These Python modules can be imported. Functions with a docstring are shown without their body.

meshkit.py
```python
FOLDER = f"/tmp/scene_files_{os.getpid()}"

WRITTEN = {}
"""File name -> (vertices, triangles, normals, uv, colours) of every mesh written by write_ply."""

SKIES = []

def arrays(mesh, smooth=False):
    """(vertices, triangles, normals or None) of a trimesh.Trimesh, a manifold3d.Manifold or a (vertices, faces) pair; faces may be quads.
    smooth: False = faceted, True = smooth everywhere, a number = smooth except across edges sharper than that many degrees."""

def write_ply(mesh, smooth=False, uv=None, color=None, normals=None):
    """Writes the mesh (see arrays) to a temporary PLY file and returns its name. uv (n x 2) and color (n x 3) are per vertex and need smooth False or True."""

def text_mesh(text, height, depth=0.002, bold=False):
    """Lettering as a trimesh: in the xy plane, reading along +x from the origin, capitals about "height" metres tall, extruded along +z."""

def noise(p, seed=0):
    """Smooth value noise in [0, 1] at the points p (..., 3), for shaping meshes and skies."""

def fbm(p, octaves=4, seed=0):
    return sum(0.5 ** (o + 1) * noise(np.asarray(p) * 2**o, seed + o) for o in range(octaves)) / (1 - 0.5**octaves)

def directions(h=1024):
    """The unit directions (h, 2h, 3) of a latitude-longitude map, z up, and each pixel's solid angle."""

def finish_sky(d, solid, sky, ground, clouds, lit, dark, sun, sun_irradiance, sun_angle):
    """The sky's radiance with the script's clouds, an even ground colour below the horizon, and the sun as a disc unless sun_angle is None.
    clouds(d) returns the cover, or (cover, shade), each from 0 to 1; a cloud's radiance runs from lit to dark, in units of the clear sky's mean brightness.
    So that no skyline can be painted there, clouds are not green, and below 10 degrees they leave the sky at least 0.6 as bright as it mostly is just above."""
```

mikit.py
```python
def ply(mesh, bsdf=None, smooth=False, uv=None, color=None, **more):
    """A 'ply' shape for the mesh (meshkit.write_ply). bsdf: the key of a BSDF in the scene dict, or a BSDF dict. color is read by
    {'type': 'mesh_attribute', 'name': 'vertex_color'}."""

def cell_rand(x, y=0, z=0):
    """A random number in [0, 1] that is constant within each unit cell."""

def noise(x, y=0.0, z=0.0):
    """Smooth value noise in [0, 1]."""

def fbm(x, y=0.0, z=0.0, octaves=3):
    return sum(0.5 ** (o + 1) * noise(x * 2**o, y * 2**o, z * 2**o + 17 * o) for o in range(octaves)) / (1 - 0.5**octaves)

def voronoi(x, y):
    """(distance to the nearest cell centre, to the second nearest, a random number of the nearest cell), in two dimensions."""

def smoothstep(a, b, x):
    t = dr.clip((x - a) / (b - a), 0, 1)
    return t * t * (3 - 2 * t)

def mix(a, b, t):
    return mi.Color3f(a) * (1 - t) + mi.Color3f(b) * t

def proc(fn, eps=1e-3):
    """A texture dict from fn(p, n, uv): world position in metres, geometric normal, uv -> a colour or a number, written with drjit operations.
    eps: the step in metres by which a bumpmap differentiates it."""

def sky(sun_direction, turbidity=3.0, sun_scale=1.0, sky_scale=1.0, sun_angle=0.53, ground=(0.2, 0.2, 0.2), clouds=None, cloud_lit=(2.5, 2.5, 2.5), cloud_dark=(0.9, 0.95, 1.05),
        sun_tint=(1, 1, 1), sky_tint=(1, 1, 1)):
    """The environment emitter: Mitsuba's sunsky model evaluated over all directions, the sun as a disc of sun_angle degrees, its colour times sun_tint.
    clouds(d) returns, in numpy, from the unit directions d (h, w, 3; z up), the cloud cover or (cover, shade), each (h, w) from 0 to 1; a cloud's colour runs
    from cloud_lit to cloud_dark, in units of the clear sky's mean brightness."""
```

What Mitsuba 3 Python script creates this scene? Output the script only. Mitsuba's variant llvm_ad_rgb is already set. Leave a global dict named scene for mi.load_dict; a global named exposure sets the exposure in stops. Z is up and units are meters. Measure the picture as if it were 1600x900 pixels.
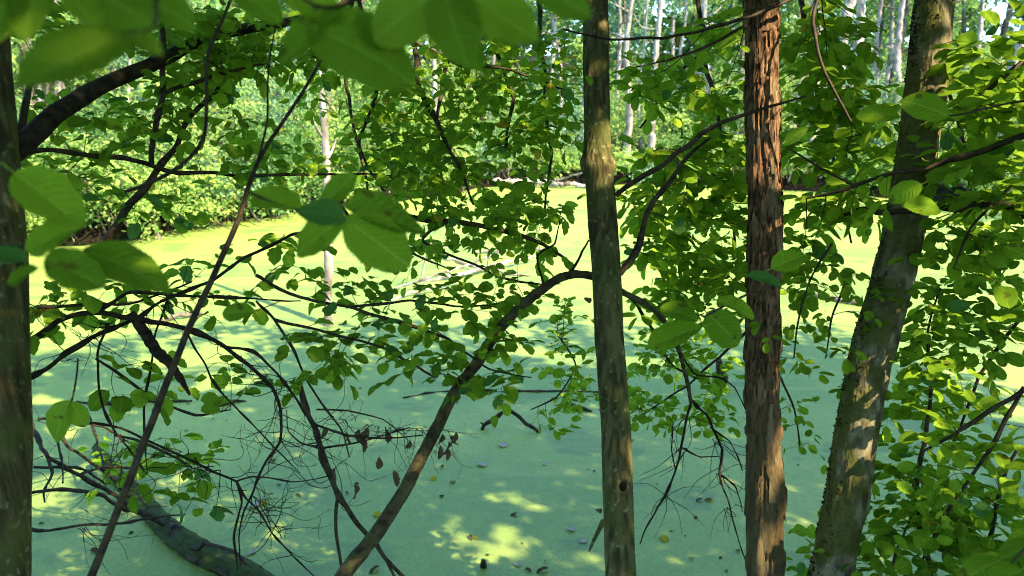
import math, random
import numpy as np, trimesh, drjit as dr, mitsuba as mi
import mikit, meshkit
from mikit import noise, fbm, voronoi, cell_rand, smoothstep, mix
from scipy.interpolate import CubicSpline, PchipInterpolator
from scipy.spatial import cKDTree

T4 = mi.ScalarTransform4f
scene, labels = {}, {}
rng = np.random.default_rng(11)

# ------------------------------------------------------------------ camera, sky, exposure
exposure = 3.7
EYE = np.array([0.0, 0.0, 2.5])
PITCH = math.radians(13.3)
scene['camera'] = {'type': 'thinlens', 'fov': 68.0, 'fov_axis': 'x', 'near_clip': 0.05, 'far_clip': 600.0,
                   'aperture_radius': 0.003, 'focus_distance': 2.6,
                   'to_world': T4().look_at(origin=[0, 0, 2.5], target=[0, math.cos(PITCH), 2.5 - math.sin(PITCH)], up=[0, 0, 1])}
SUN = np.array([0.68, -0.50, 0.84]); SUN = SUN / np.linalg.norm(SUN)
scene['sky'] = mikit.sky(SUN.tolist(), turbidity=3, sun_scale=0.85, sky_scale=1.8, ground=(0.08, 0.12, 0.04), sky_tint=(0.93, 1.0, 1.03), sun_tint=(1.03, 1.0, 0.92))

# ------------------------------------------------------------------ small helpers
def unit(v):
    v = np.asarray(v, float); return v / (np.linalg.norm(v, axis=-1, keepdims=True) + 1e-12)

def numbered(name):
    if name not in scene and name not in labels: return name
    i = 1
    while f'{name}_{i:03d}' in scene or f'{name}_{i:03d}' in labels: i += 1
    return f'{name}_{i:03d}'

def thing(name, label, category, group=None):
    key = numbered(name)
    labels[key] = {'label': label, 'category': category}
    if group: labels[key]['group'] = group
    return key

COUNT = {}
def part(parent, name, shape, label=None, kind=None):
    k = f'{parent}__{name}'
    n = COUNT.get(k, 0); COUNT[k] = n + 1
    if n: k = f'{k}_{n:03d}'
    scene[k] = shape
    if label or kind:
        labels[k] = {}
        if label: labels[k]['label'] = label
        if kind: labels[k]['kind'] = kind
    return k

def join(meshes):
    vs, fs, o = [], [], 0
    for v, f in meshes:
        vs.append(v); fs.append(f + o); o += len(v)
    return np.vstack(vs), np.vstack(fs)

def resample(pts, step, kink=0.0):
    pts = np.asarray(pts, float)
    t = np.r_[0, np.cumsum(np.linalg.norm(np.diff(pts[:, :3], axis=0), axis=1))]
    n = max(3, int(t[-1] / step) + 1)
    s = np.linspace(0, t[-1], n)
    if len(pts) < 3:
        return np.stack([np.interp(s, t, pts[:, k]) for k in range(4)], 1), s
    xyz = CubicSpline(t, pts[:, :3], bc_type='natural')(s)
    if kink: xyz = xyz * (1 - kink) + kink * np.stack([np.interp(s, t, pts[:, k]) for k in range(3)], 1)
    return np.c_[xyz, np.maximum(PchipInterpolator(t, pts[:, 3])(s), 2e-4)], s

def frames(p):
    t = unit(np.gradient(p, axis=0))
    a = np.zeros_like(t)
    ref = np.array([0, -1.0, 0]) if abs(t[0][1]) < 0.8 else np.array([1.0, 0, 0])
    for i in range(len(t)):
        ref = unit(ref - t[i] * (ref @ t[i])); a[i] = ref
    return t, a, np.cross(t, a)

def tube(pts, sides=6, step=0.03, wob=0.0, seed=0, disp=None, knots=0.0):
    """A round limb along (x, y, z, radius) points; wob = sideways wander in radii, disp(angle, arc, points) = bark relief in metres."""
    q, s = resample(pts, step, .6 if wob >= 1.5 else 0)
    p, r = q[:, :3].copy(), q[:, 3].copy()
    if wob:
        off = meshkit.fbm(np.stack([np.repeat(s[:, None] * 9, 3, 1), s[:, None] * 0 + np.arange(3) * 7.7 + seed * 1.31, np.zeros((len(s), 3))], -1), 2) - 0.5
        env = np.minimum(1, np.minimum(s, s[-1] - s) / 0.05)[:, None]
        p += off * env * wob * np.maximum(r, 0.0025)[:, None] * 2
    if knots:
        r = r * (1 + knots * np.maximum(0, meshkit.noise(np.stack([s * 22, s * 0 + seed, s * 0], -1)) - 0.55) * 2)
    t, a, b = frames(p)
    ang = np.arange(sides) * 2 * np.pi / sides
    rad = a[:, None] * np.cos(ang)[None, :, None] + b[:, None] * np.sin(ang)[None, :, None]
    v = p[:, None] + rad * r[:, None, None]
    if disp is not None:
        v = v + rad * disp(ang[None, :] + s[:, None] * 0, s[:, None] + ang[None, :] * 0, v)[..., None]
    n = len(p)
    i, j = np.meshgrid(np.arange(n - 1), np.arange(sides), indexing='ij')
    i, j = i.ravel(), j.ravel(); k = (j + 1) % sides
    f = np.vstack([np.stack([i * sides + j, i * sides + k, (i + 1) * sides + k], 1), np.stack([i * sides + j, (i + 1) * sides + k, (i + 1) * sides + j], 1)])
    v = v.reshape(-1, 3)
    v = np.vstack([v, p[:1], p[-1:]]); c0, c1 = len(v) - 2, len(v) - 1
    j = np.arange(sides); k = (j + 1) % sides
    f = np.vstack([f, np.stack([k, j, j * 0 + c0], 1), np.stack([(n - 1) * sides + j, (n - 1) * sides + k, j * 0 + c1], 1)])
    return v, f

def near_points(pts, step=0.02):
    return resample(pts, step)[0]

# ------------------------------------------------------------------ materials
def principled(base, rough=0.8, spec=0.3, bump=None, scale=0.002, **more):
    b = {'type': 'principled', 'base_color': base if isinstance(base, dict) else {'type': 'rgb', 'value': list(base)}, 'roughness': rough, 'specular': spec, **more}
    if bump is not None:
        b = {'type': 'bumpmap', 'arbitrary': bump, 'scale': scale, 'bsdf': b}
    return {'type': 'twosided', 'bsdf': b}

def bark_olive(p, n, uv):
    a = fbm(p.x * 70, p.y * 70, p.z * 9, 4)
    b = fbm(p.x * 16 + 3, p.y * 16, p.z * 9, 3)
    c = mix((0.0389, 0.0335, 0.0105), (0.143, 0.124, 0.0427), smoothstep(0.28, 0.72, a))
    c = mix(c, (0.0708, 0.092, 0.0166), 0.65 * smoothstep(0.42, 0.7, b))
    l = smoothstep(0.62, 0.8, fbm(p.x * 75 + 9, p.y * 75, p.z * 55, 3))
    return mix(c, (0.256, 0.279, 0.127), 0.6 * l)

def bark_red(p, n, uv):
    a = fbm(p.x * 170, p.y * 170, p.z * 14, 4)
    b = fbm(p.x * 30 + 3, p.y * 30, p.z * 4, 3)
    c = mix((0.036, 0.0215, 0.0103), (0.215, 0.119, 0.0544), smoothstep(0.3, 0.72, a))
    c = mix(c, (0.274, 0.207, 0.109), 0.75 * smoothstep(0.55, 0.7, b))
    return mix(c, (0.0788, 0.0654, 0.0259), 0.7 * smoothstep(1.9, 1.5, p.z + 0.4 * b))

def bark_grey_moss(p, n, uv):
    a = fbm(p.x * 50, p.y * 50, p.z * 16, 4)
    b = fbm(p.x * 13 + 5, p.y * 13, p.z * 9, 4)
    g = fbm(p.x * 120, p.y * 120, p.z * 110, 2)
    c = mix((0.0733, 0.0604, 0.0304), (0.232, 0.204, 0.114), smoothstep(0.3, 0.7, a))
    l = smoothstep(0.64, 0.72, fbm(p.x * 60 + 2, p.y * 60, p.z * 50, 3))
    c = mix(c, (0.362, 0.362, 0.242), 0.4 * l)
    m = smoothstep(0.44, 0.62, b + 0.10 * smoothstep(0.1, -0.8, n.x) - 0.09 * smoothstep(0.2, 0.9, n.x) + 0.16 * dr.exp(-dr.square((p.z - 3.05) / 0.3)))
    return mix(c, mix((0.0432, 0.0473, 0.00941), (0.13, 0.138, 0.0234), g), 0.85 * m)

def bark_dark(p, n, uv):
    a = fbm(p.x * 60, p.y * 60, p.z * 60, 4)
    return mix((0.0109, 0.00765, 0.00328), (0.0436, 0.0299, 0.0127), smoothstep(0.3, 0.75, a))

def bark_twig(p, n, uv):
    a = fbm(p.x * 40, p.y * 40, p.z * 40, 3)
    return mix((0.0218, 0.0149, 0.00601), (0.0674, 0.0465, 0.0188), smoothstep(0.3, 0.7, a))

def bark_arch(p, n, uv):
    a = fbm(p.x * 45, p.y * 45, p.z * 45, 4)
    l = smoothstep(0.5, 0.66, fbm(p.x * 30 + 4, p.y * 30, p.z * 30, 3))
    c = mix((0.0313, 0.023, 0.00936), (0.0963, 0.0751, 0.0328), smoothstep(0.3, 0.7, a))
    return mix(c, (0.0918, 0.0963, 0.0313), 0.6 * l)

def bark_pale(p, n, uv):
    a = fbm(p.x * 14, p.y * 14, p.z * 1.5, 4)
    b = fbm(p.x * 4, p.y * 4, p.z * 2.2, 3)
    c = mix((0.183, 0.158, 0.134), (0.365, 0.335, 0.304), smoothstep(0.25, 0.65, a))
    return mix(c, (0.0975, 0.085, 0.0608), 0.8 * smoothstep(0.56, 0.68, b))

def bark_far(p, n, uv):
    a = fbm(p.x * 9, p.y * 9, p.z * 2, 4)
    return mix((0.06, 0.051, 0.036), (0.18, 0.156, 0.12), smoothstep(0.3, 0.7, a))

def bark_height(p, n, uv):
    return fbm(p.x * 120, p.y * 120, p.z * 22, 3)

scene['mat_bark_olive'] = principled(mikit.proc(bark_olive), 0.85, 0.25, mikit.proc(bark_height), 0.007)
scene['mat_bark_red'] = principled(mikit.proc(bark_red), 0.85, 0.2, mikit.proc(bark_height), 0.007)
scene['mat_bark_moss'] = principled(mikit.proc(bark_grey_moss), 0.9, 0.2, mikit.proc(bark_height), 0.007)
scene['mat_bark_dark'] = principled(mikit.proc(bark_dark), 0.8, 0.3)
scene['mat_twig'] = principled(mikit.proc(bark_twig), 0.7, 0.35)
scene['mat_bark_arch'] = principled(mikit.proc(bark_arch), 0.85, 0.25, mikit.proc(bark_height), 0.003)
scene['mat_bark_pale'] = principled(mikit.proc(bark_pale), 0.8, 0.3)
scene['mat_bark_far'] = principled(mikit.proc(bark_far), 0.85, 0.2)
def bark_log(p, n, uv):
    a = fbm(p.x * 30, p.y * 30, p.z * 30, 4)
    c = mix((0.012, 0.010, 0.007), (0.085, 0.070, 0.050), smoothstep(0.3, 0.75, a))
    m = smoothstep(0.40, 0.58, fbm(p.x * 5 + 3, p.y * 5, p.z * 5, 4) + 0.12 * n.z)
    return mix(c, (0.045, 0.075, 0.016), 0.75 * m)
scene['mat_log'] = principled(mikit.proc(bark_log), 0.9, 0.2, mikit.proc(bark_height), 0.007)
scene['mat_knot'] = principled((0.012, 0.009, 0.006), 0.9, 0.1)
scene['mat_root'] = principled((0.022, 0.017, 0.010), 0.9, 0.15)
scene['mat_moss'] = principled((0.035, 0.0406, 0.0084), 0.95, 0.1)

def leaf_fn(dark, light, vein):
    def fn(p, n, uv):
        y = dr.abs(uv.y - 0.5) * 2
        k = (uv.x - 0.42 * y) * 9.0
        e = dr.abs(k - dr.floor(k) - 0.5)
        v = dr.maximum(smoothstep(0.10, 0.02, e) * 0.7, smoothstep(0.05, 0.015, y))
        c = mix(dark, light, fbm(p.x * 6.5, p.y * 6.5, p.z * 6.5, 3) * 1.5 - 0.25 + 0.22 * (fbm(p.x * 90, p.y * 90, p.z * 90, 2) - 0.5))
        c = mix(c, vein, 0.7 * v)
        s = smoothstep(0.70, 0.76, fbm(p.x * 42 + 3, p.y * 42, p.z * 42, 3))
        return mix(c, (0.13, 0.10, 0.02), 0.75 * s)
    return mikit.proc(fn)

def thin(base, trans=0.9, rough=0.45, spec=0.35):
    return {'type': 'principledthin', 'base_color': base if isinstance(base, dict) else {'type': 'rgb', 'value': list(base)}, 'roughness': rough, 'diff_trans': trans, 'eta': 1.42}

scene['leaf_deep'] = thin(leaf_fn((0.127, 0.249, 0.0162), (0.228, 0.417, 0.0244), (0.33, 0.539, 0.0681)), 1.0, 0.42)
scene['leaf_mid'] = thin(leaf_fn((0.184, 0.34, 0.0197), (0.339, 0.556, 0.0309), (0.444, 0.659, 0.0844)), 1.0, 0.45)
scene['leaf_fresh'] = thin(leaf_fn((0.209, 0.389, 0.0238), (0.348, 0.558, 0.0397), (0.437, 0.651, 0.106)), 1.05, 0.5)
scene['leaf_waxy'] = thin(leaf_fn((0.0767, 0.201, 0.0424), (0.128, 0.304, 0.0564), (0.17, 0.336, 0.0984)), 0.7, 0.28)
scene['leaf_yellow'] = thin((0.50, 0.40, 0.04), 0.9, 0.5)
scene['leaf_brown'] = thin((0.12, 0.085, 0.048), 0.6, 0.7)
scene['leaf_pale'] = principled((0.30, 0.27, 0.2), 0.7, 0.3)
scene['leaf_far'] = thin({'type': 'mesh_attribute', 'name': 'vertex_color'}, 0.95, 0.5)
scene['leaf_canopy'] = thin((0.07, 0.16, 0.015), 0.8, 0.5)

def duckweed(p, n, uv):
    grain = fbm(p.x * 75, p.y * 75, 0.3, 2)
    speck = cell_rand(dr.floor(p.x * 110), dr.floor(p.y * 110))
    a = fbm(p.x * 0.45, p.y * 0.9, 1.7, 4)
    b = fbm(p.x * 2.4 + 5, p.y * 3.6, 3.1, 4)
    d = fbm(p.x * 0.9 + 2 * b, p.y * 4.5, 7.7, 4)
    c = mix((0.155, 0.24, 0.0479), (0.25, 0.322, 0.0638), smoothstep(0.3, 0.7, a))
    c = mix(c, (0.111, 0.183, 0.0438), 0.7 * smoothstep(0.56, 0.70, b))
    c = mix(c, (0.283, 0.322, 0.0758), 0.5 * smoothstep(0.60, 0.70, d))
    return c * (0.72 + 0.4 * grain + 0.16 * speck)
def duckweed_height(p, n, uv):
    return fbm(p.x * 120, p.y * 120, 0.5, 3) + 1.5 * fbm(p.x * 18, p.y * 18, 2.5, 2)
scene['mat_duckweed'] = principled(mikit.proc(duckweed), 0.42, 0.35, mikit.proc(duckweed_height), 0.003)

def soil(p, n, uv):
    a = fbm(p.x * 3, p.y * 3, p.z * 3, 4)
    b = fbm(p.x * 25, p.y * 25, p.z * 25, 3)
    c = mix((0.00495, 0.00383, 0.00252), (0.0165, 0.0125, 0.0072), smoothstep(0.25, 0.75, b))
    return mix(c, (0.00743, 0.0122, 0.00324), smoothstep(0.45, 0.65, a))
scene['mat_soil'] = principled(mikit.proc(soil), 0.95, 0.1)

# ------------------------------------------------------------------ ground, water
POND = np.array([(-14, 2.3), (-5, 2.05), (0, 2.25), (5, 2.1), (11, 2.6), (14.5, 6), (15.5, 12), (14.8, 17.5), (12, 20.5), (8.5, 24.6), (5, 25.9), (2.2, 26.2), (-0.8, 24.8), (-2.2, 22.6),
                 (-4.6, 19.6), (-6.2, 16.9), (-7.2, 15.0), (-9.4, 13.6), (-11.5, 11), (-12.6, 7), (-14.5, 4)])
import shapely
POLY = shapely.Polygon(POND).buffer(-0.6).buffer(0.6)
shapely.prepare(POLY)
def shore_distance(x, y):
    pts = shapely.points(x, y)
    d = shapely.distance(pts, POLY.exterior)
    return np.where(shapely.contains(POLY, pts), -d, d)
def ground_height(x, y):
    d = shore_distance(x, y) + (meshkit.fbm(np.stack([x * 0.62, y * 0.62, x * 0], -1), 3) - 0.5) * 1.3
    near = np.clip((3.0 - y) / 3.0, 0, 1)
    bank = np.clip(d / 0.5, 0, 1) ** 0.7 * 0.42
    rise = np.clip(d - 0.5, 0, None) * 0.055 + np.clip(np.hypot(x, y - 15) - 30, 0, None) * 0.10
    h = np.where(d < 0, np.maximum(-0.9, d * 0.8), bank * (1 - near) + rise)
    own = np.clip((2.4 - y) / 2.2, 0, 1)
    h = np.where((d > 0) & (y < 3), np.maximum(h * 0.3, 0.9 * own * own * (3 - 2 * own)), h)
    return np.minimum(h, 9.0) + (meshkit.fbm(np.stack([x * 1.7, y * 1.7, x * 0 + 5], -1), 4) - 0.5) * 0.16 * np.clip(d, 0, 1)
gx = np.r_[-300, -200, -140, -100, -75, np.arange(-60, -24, 1.5), np.arange(-24, 24, 0.4), np.arange(24, 60, 1.5), 75, 100, 140, 200, 300]
gy = np.r_[-300, -200, -120, -60, -30, -16, np.arange(-10, 36, 0.4), np.arange(36, 80, 1.5), 90, 110, 150, 220, 320]
GX, GY = np.meshgrid(gx, gy)
GZ = ground_height(GX.ravel(), GY.ravel())
nx, ny = len(gx), len(gy)
i, j = np.meshgrid(np.arange(ny - 1), np.arange(nx - 1), indexing='ij'); i, j = i.ravel(), j.ravel()
gf = np.vstack([np.stack([i * nx + j, i * nx + j + 1, (i + 1) * nx + j + 1], 1), np.stack([i * nx + j, (i + 1) * nx + j + 1, (i + 1) * nx + j], 1)])
scene['ground'] = mikit.ply((np.stack([GX.ravel(), GY.ravel(), GZ], 1), gf), 'mat_soil', smooth=True)
labels['ground'] = {'kind': 'structure', 'label': 'dark earth banks and woodland floor around the pond'}
wx, wy = np.meshgrid(np.linspace(-18, 18, 50), np.linspace(1.2, 28, 50))
wv = np.stack([wx.ravel(), wy.ravel(), wx.ravel() * 0], 1)
i, j = np.meshgrid(np.arange(49), np.arange(49), indexing='ij'); i, j = i.ravel(), j.ravel()
scene['water'] = mikit.ply((wv, np.vstack([np.stack([i * 50 + j, i * 50 + j + 1, (i + 1) * 50 + j + 1], 1), np.stack([i * 50 + j, (i + 1) * 50 + j + 1, (i + 1) * 50 + j], 1)])), 'mat_duckweed',
                           uv=wv[:, :2] * 0.1)
labels['water'] = {'kind': 'structure', 'label': 'still pond water covered with a closed mat of green duckweed'}

# ------------------------------------------------------------------ leaves: outlines with a fold, a droop and veins
def leaf_mesh(nu, nv, aspect, form='ovate', serr=0.0, teeth=9, fold=0.25, droop=0.2, pleat=0.0, curl=0.0, seed=0, stalk=0.22, lobes=0.0):
    u = np.linspace(0, 1, nu)
    if form == 'ovate': w = u ** 0.55 * (1 - u) ** 0.62
    elif form == 'round': w = np.sqrt(np.maximum(u * (1 - u), 0)) ** 0.85
    else: w = u ** 0.75 * (1 - u) ** 0.6
    w = w / w.max() * aspect / 2
    w[-1] = 0.004; w[0] = 0.02
    vv = np.linspace(-1, 1, nv)
    r = np.random.default_rng(seed)
    U, V = np.meshgrid(u, vv, indexing='ij')
    edge = 1 + np.abs(V) ** 3 * (serr * np.where(np.arange(nu) % 2, 1, -1)[:, None] * (U < 0.97) + lobes * np.sin(2 * np.pi * 3.3 * U + 1.2 * np.sign(V) + seed))
    Y = V * w[:, None] * edge
    X = U + 0.06 * np.abs(V) * w[:, None] * 2 * (1 - U)
    ph1, ph2 = r.uniform(0, 6, 2)
    Z = fold * np.abs(Y) * (1 - 0.4 * U) - droop * U ** 2 + curl * np.sin(5 * U + ph1 + 2 * V) * np.abs(V) * aspect * 0.5
    if pleat: Z = Z + pleat * np.sin(2 * np.pi * 9 * (U - 0.21 * np.abs(V))) * np.sin(np.pi * np.clip(np.abs(V), 0, 1)) * np.sin(np.pi * U)
    v = np.stack([X, Y, Z], -1).reshape(-1, 3)
    uv = np.stack([U, 0.5 + 0.5 * V * (w / w.max())[:, None]], -1).reshape(-1, 2)
    i, j = np.meshgrid(np.arange(nu - 1), np.arange(nv - 1), indexing='ij'); i, j = i.ravel(), j.ravel()
    f = np.vstack([np.stack([i * nv + j, (i + 1) * nv + j, (i + 1) * nv + j + 1], 1), np.stack([i * nv + j, (i + 1) * nv + j + 1, i * nv + j + 1], 1)])
    if stalk:
        s = np.array([[-stalk, 0.008, 0.03], [-stalk, -0.008, 0.03], [0.05, -0.012, -0.004], [0.05, 0.012, -0.004]])
        n = len(v)
        v = np.vstack([v, s]); uv = np.vstack([uv, [[0.5, 0.5]] * 4]); f = np.vstack([f, [[n, n + 1, n + 2], [n, n + 2, n + 3]]])
    return v, f, uv

LEAVES = {}
for kind, variants in {
    'hazel': [(12, 7, .80, 'ovate', .05, 9, .22, .22, .010, .10, 1, .2, .05), (12, 7, .72, 'ovate', .06, 9, .35, .1, .008, .14, 2, .2, .09), (12, 7, .86, 'round', .05, 9, .1, .35, .010, .12, 3, .2, .06), (12, 7, .66, 'ovate', .06, 9, .45, .3, .006, .18, 4, .2, .12)],
    'beech': [(11, 7, .64, 'round', .012, 9, .18, .12, .008, .05, 5, .14, 0), (11, 7, .70, 'round', .012, 9, .28, .22, .008, .07, 6, .14, 0), (11, 7, .60, 'ovate', .012, 9, .12, .18, .006, .08, 7, .14, 0), (11, 7, .74, 'round', .01, 9, .3, .05, .006, .06, 8, .14, 0)],
    'small': [(8, 5, .68, 'ovate', .07, 9, .2, .2, 0, .12, 9, .2, .08), (8, 5, .78, 'round', .05, 9, .3, .1, 0, .12, 10, .2, .06)],
    'near': [(33, 15, .66, 'ovate', .022, 9, .22, .16, .016, .08, 11, .2, .03), (33, 15, .58, 'ovate', .022, 9, .32, .26, .018, .12, 12, .2, .04), (33, 15, .70, 'ovate', .02, 9, .16, .3, .016, .10, 13, .2, .03), (33, 15, .62, 'ovate', .03, 9, .4, .1, .016, .14, 17, .2, .05)],
    'withered': [(9, 5, .5, 'lance', .08, 9, .9, .5, 0, .35, 14, .2, .1), (9, 5, .42, 'lance', .08, 9, 1.2, .2, 0, .4, 15, .2, .15)],
}.items():
    LEAVES[kind] = []
    for a in variants:
        v, f, uv = leaf_mesh(a[0], a[1], a[2], a[3], a[4], a[5], a[6], a[7], a[8], a[9], a[10], a[11], a[12])
        d = mikit.ply((v, f), None, smooth=True, uv=uv)
        LEAVES[kind].append((v, f, uv, d))

def leaf_matrix(pos, direction, normal, length):
    t = unit(direction); b = unit(np.cross(normal, t)); n = np.cross(t, b)
    m = np.eye(4); m[:3, 0], m[:3, 1], m[:3, 2], m[:3, 3] = t * length, b * length, n * length, pos
    return m

def add_leaf(parent, kind, mat, m, r, label=None):
    v, f, uv, d = LEAVES[kind][int(r.integers(len(LEAVES[kind])))]
    part(parent, 'leaf', {**d, 'bsdf': {'type': 'ref', 'id': mat}, 'to_world': T4(m)}, label)

def bake_leaves(kind, mats, r):
    groups = {}
    for m in mats: groups.setdefault(int(r.integers(len(LEAVES[kind]))), []).append(m)
    vs, fs, uvs, o = [], [], [], 0
    for k, ms in groups.items():
        v, f, uv, _ = LEAVES[kind][k]
        ms = np.array(ms)
        w = (np.einsum('kij,nj->kni', ms[:, :3, :3], v) + ms[:, None, :3, 3]).reshape(-1, 3)
        vs.append(w); fs.append((f[None] + (np.arange(len(ms)) * len(v))[:, None, None]).reshape(-1, 3) + o); uvs.append(np.tile(uv, (len(ms), 1))); o += len(w)
    return np.vstack(vs), np.vstack(fs), np.vstack(uvs)

UP = np.array([0, 0, 1.0])
def twig_leaves(q, node, L, r, start=0.3, tilt=0.35, droop=0.15):
    """Leaf placements alternating left and right along a twig q (n, 4)."""
    s = np.r_[0, np.cumsum(np.linalg.norm(np.diff(q[:, :3], axis=0), axis=1))]
    t = unit(np.gradient(q[:, :3], axis=0))
    out, side, a = [], 1 if r.random() < .5 else -1, start * s[-1]
    plane = unit(UP + r.normal(0, .22, 3))
    while a < s[-1]:
        k = min(np.searchsorted(s, a), len(q) - 1)
        lat = unit(np.cross(plane, t[k])) * side
        d = unit(t[k] * r.uniform(.35, .8) + lat * r.uniform(.7, 1) - UP * droop * r.uniform(-.3, 1.6) + r.normal(0, .12, 3))
        n = unit(plane + r.normal(0, tilt, 3))
        l = L * r.uniform(.45, 1.15)
        out.append((q[k, :3] + d * l * .17, d, n, l))
        side = -side; a += node * r.uniform(.7, 1.35)
    d = unit(t[-1] + r.normal(0, .15, 3) - UP * droop)
    out.append((q[-1, :3], d, unit(plane + r.normal(0, tilt, 3)), L * r.uniform(.7, 1.0)))
    return out

def leafy(key, stems, blobs, kind, L, mats, seed, node=0.05, cap=260, tilt=0.35, droop=0.15, stem_mat='mat_twig', extra_leaves=(), bare=0.0, dens=1.0, sides=6, wob=2.0, hidden_stems=()):
    """Stems as given, and towards each blob's points thin side twigs that leave the nearest stem; leaves in two rows along them."""
    r = np.random.default_rng(seed)
    skeleton = np.vstack([near_points(s, .03) for s in list(stems) + list(hidden_stems)])
    for k, s in enumerate(stems):
        part(key, 'stem', mikit.ply(tube(s, sides, .02, wob, seed + k, knots=.35), stem_mat, smooth=True))
    twigs, leaves = [], []
    for (x, y, z, rx, ry, rz, n) in blobs:
        made = []
        for _ in range(int(n * dens)):
            while True:
                e = r.uniform(-1, 1, 3)
                if e @ e < 1: break
            target = np.array([x, y, z]) + e * (rx, ry, rz)
            pool = np.vstack([skeleton] + made) if made else skeleton
            d = np.linalg.norm(pool[:, :3] - target, axis=1)
            d = d + 0.25 * np.maximum(0, .12 - d)
            k = int(np.argmin(d + r.uniform(0, .05, len(d)))); p0, r0 = pool[k, :3], pool[k, 3]
            dist = np.linalg.norm(target - p0)
            if dist < .05: target = p0 + unit(r.normal(0, 1, 3) * (1, 1, .4)) * .14; dist = .14
            mid = (p0 + target) / 2 + UP * dist * r.uniform(.0, .14) + r.normal(0, .05, 3) * dist
            tr = min(r0 * .7, .0010 + .0022 * dist)
            q = near_points([(*p0, tr), (*mid, tr * .75), (*target, tr * .35)], .012)
            twigs.append(tube(q, 4, .02, 1.0, int(r.integers(999)))); made.append(q[len(q) // 3:])
            if r.random() >= bare:
                first = max(0.12, 1 - 0.42 / max(dist, .05))
                leaves += twig_leaves(q, node, L, r, first, tilt, droop)
    leaves += list(extra_leaves)
    if twigs: part(key, 'side_twigs', mikit.ply(join(twigs), stem_mat, smooth=True), kind='stuff')
    leaves.sort(key=lambda l: np.linalg.norm(l[0] - EYE) / l[3])
    names, weights = list(mats), np.array(list(mats.values()), float); weights /= weights.sum()
    rest = {}
    for k, (p, d, n, l) in enumerate(leaves):
        m = leaf_matrix(p, d, n, l); mat = str(r.choice(names, p=weights))
        if k < cap: add_leaf(key, kind, mat, m, r)
        else: rest.setdefault(mat, []).append(m)
    for mat, ms in rest.items():
        v, f, uv = bake_leaves(kind, ms, r)
        part(key, 'small_leaves', mikit.ply((v, f), mat, smooth=True, uv=uv), kind='stuff')
    return len(leaves)

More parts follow.
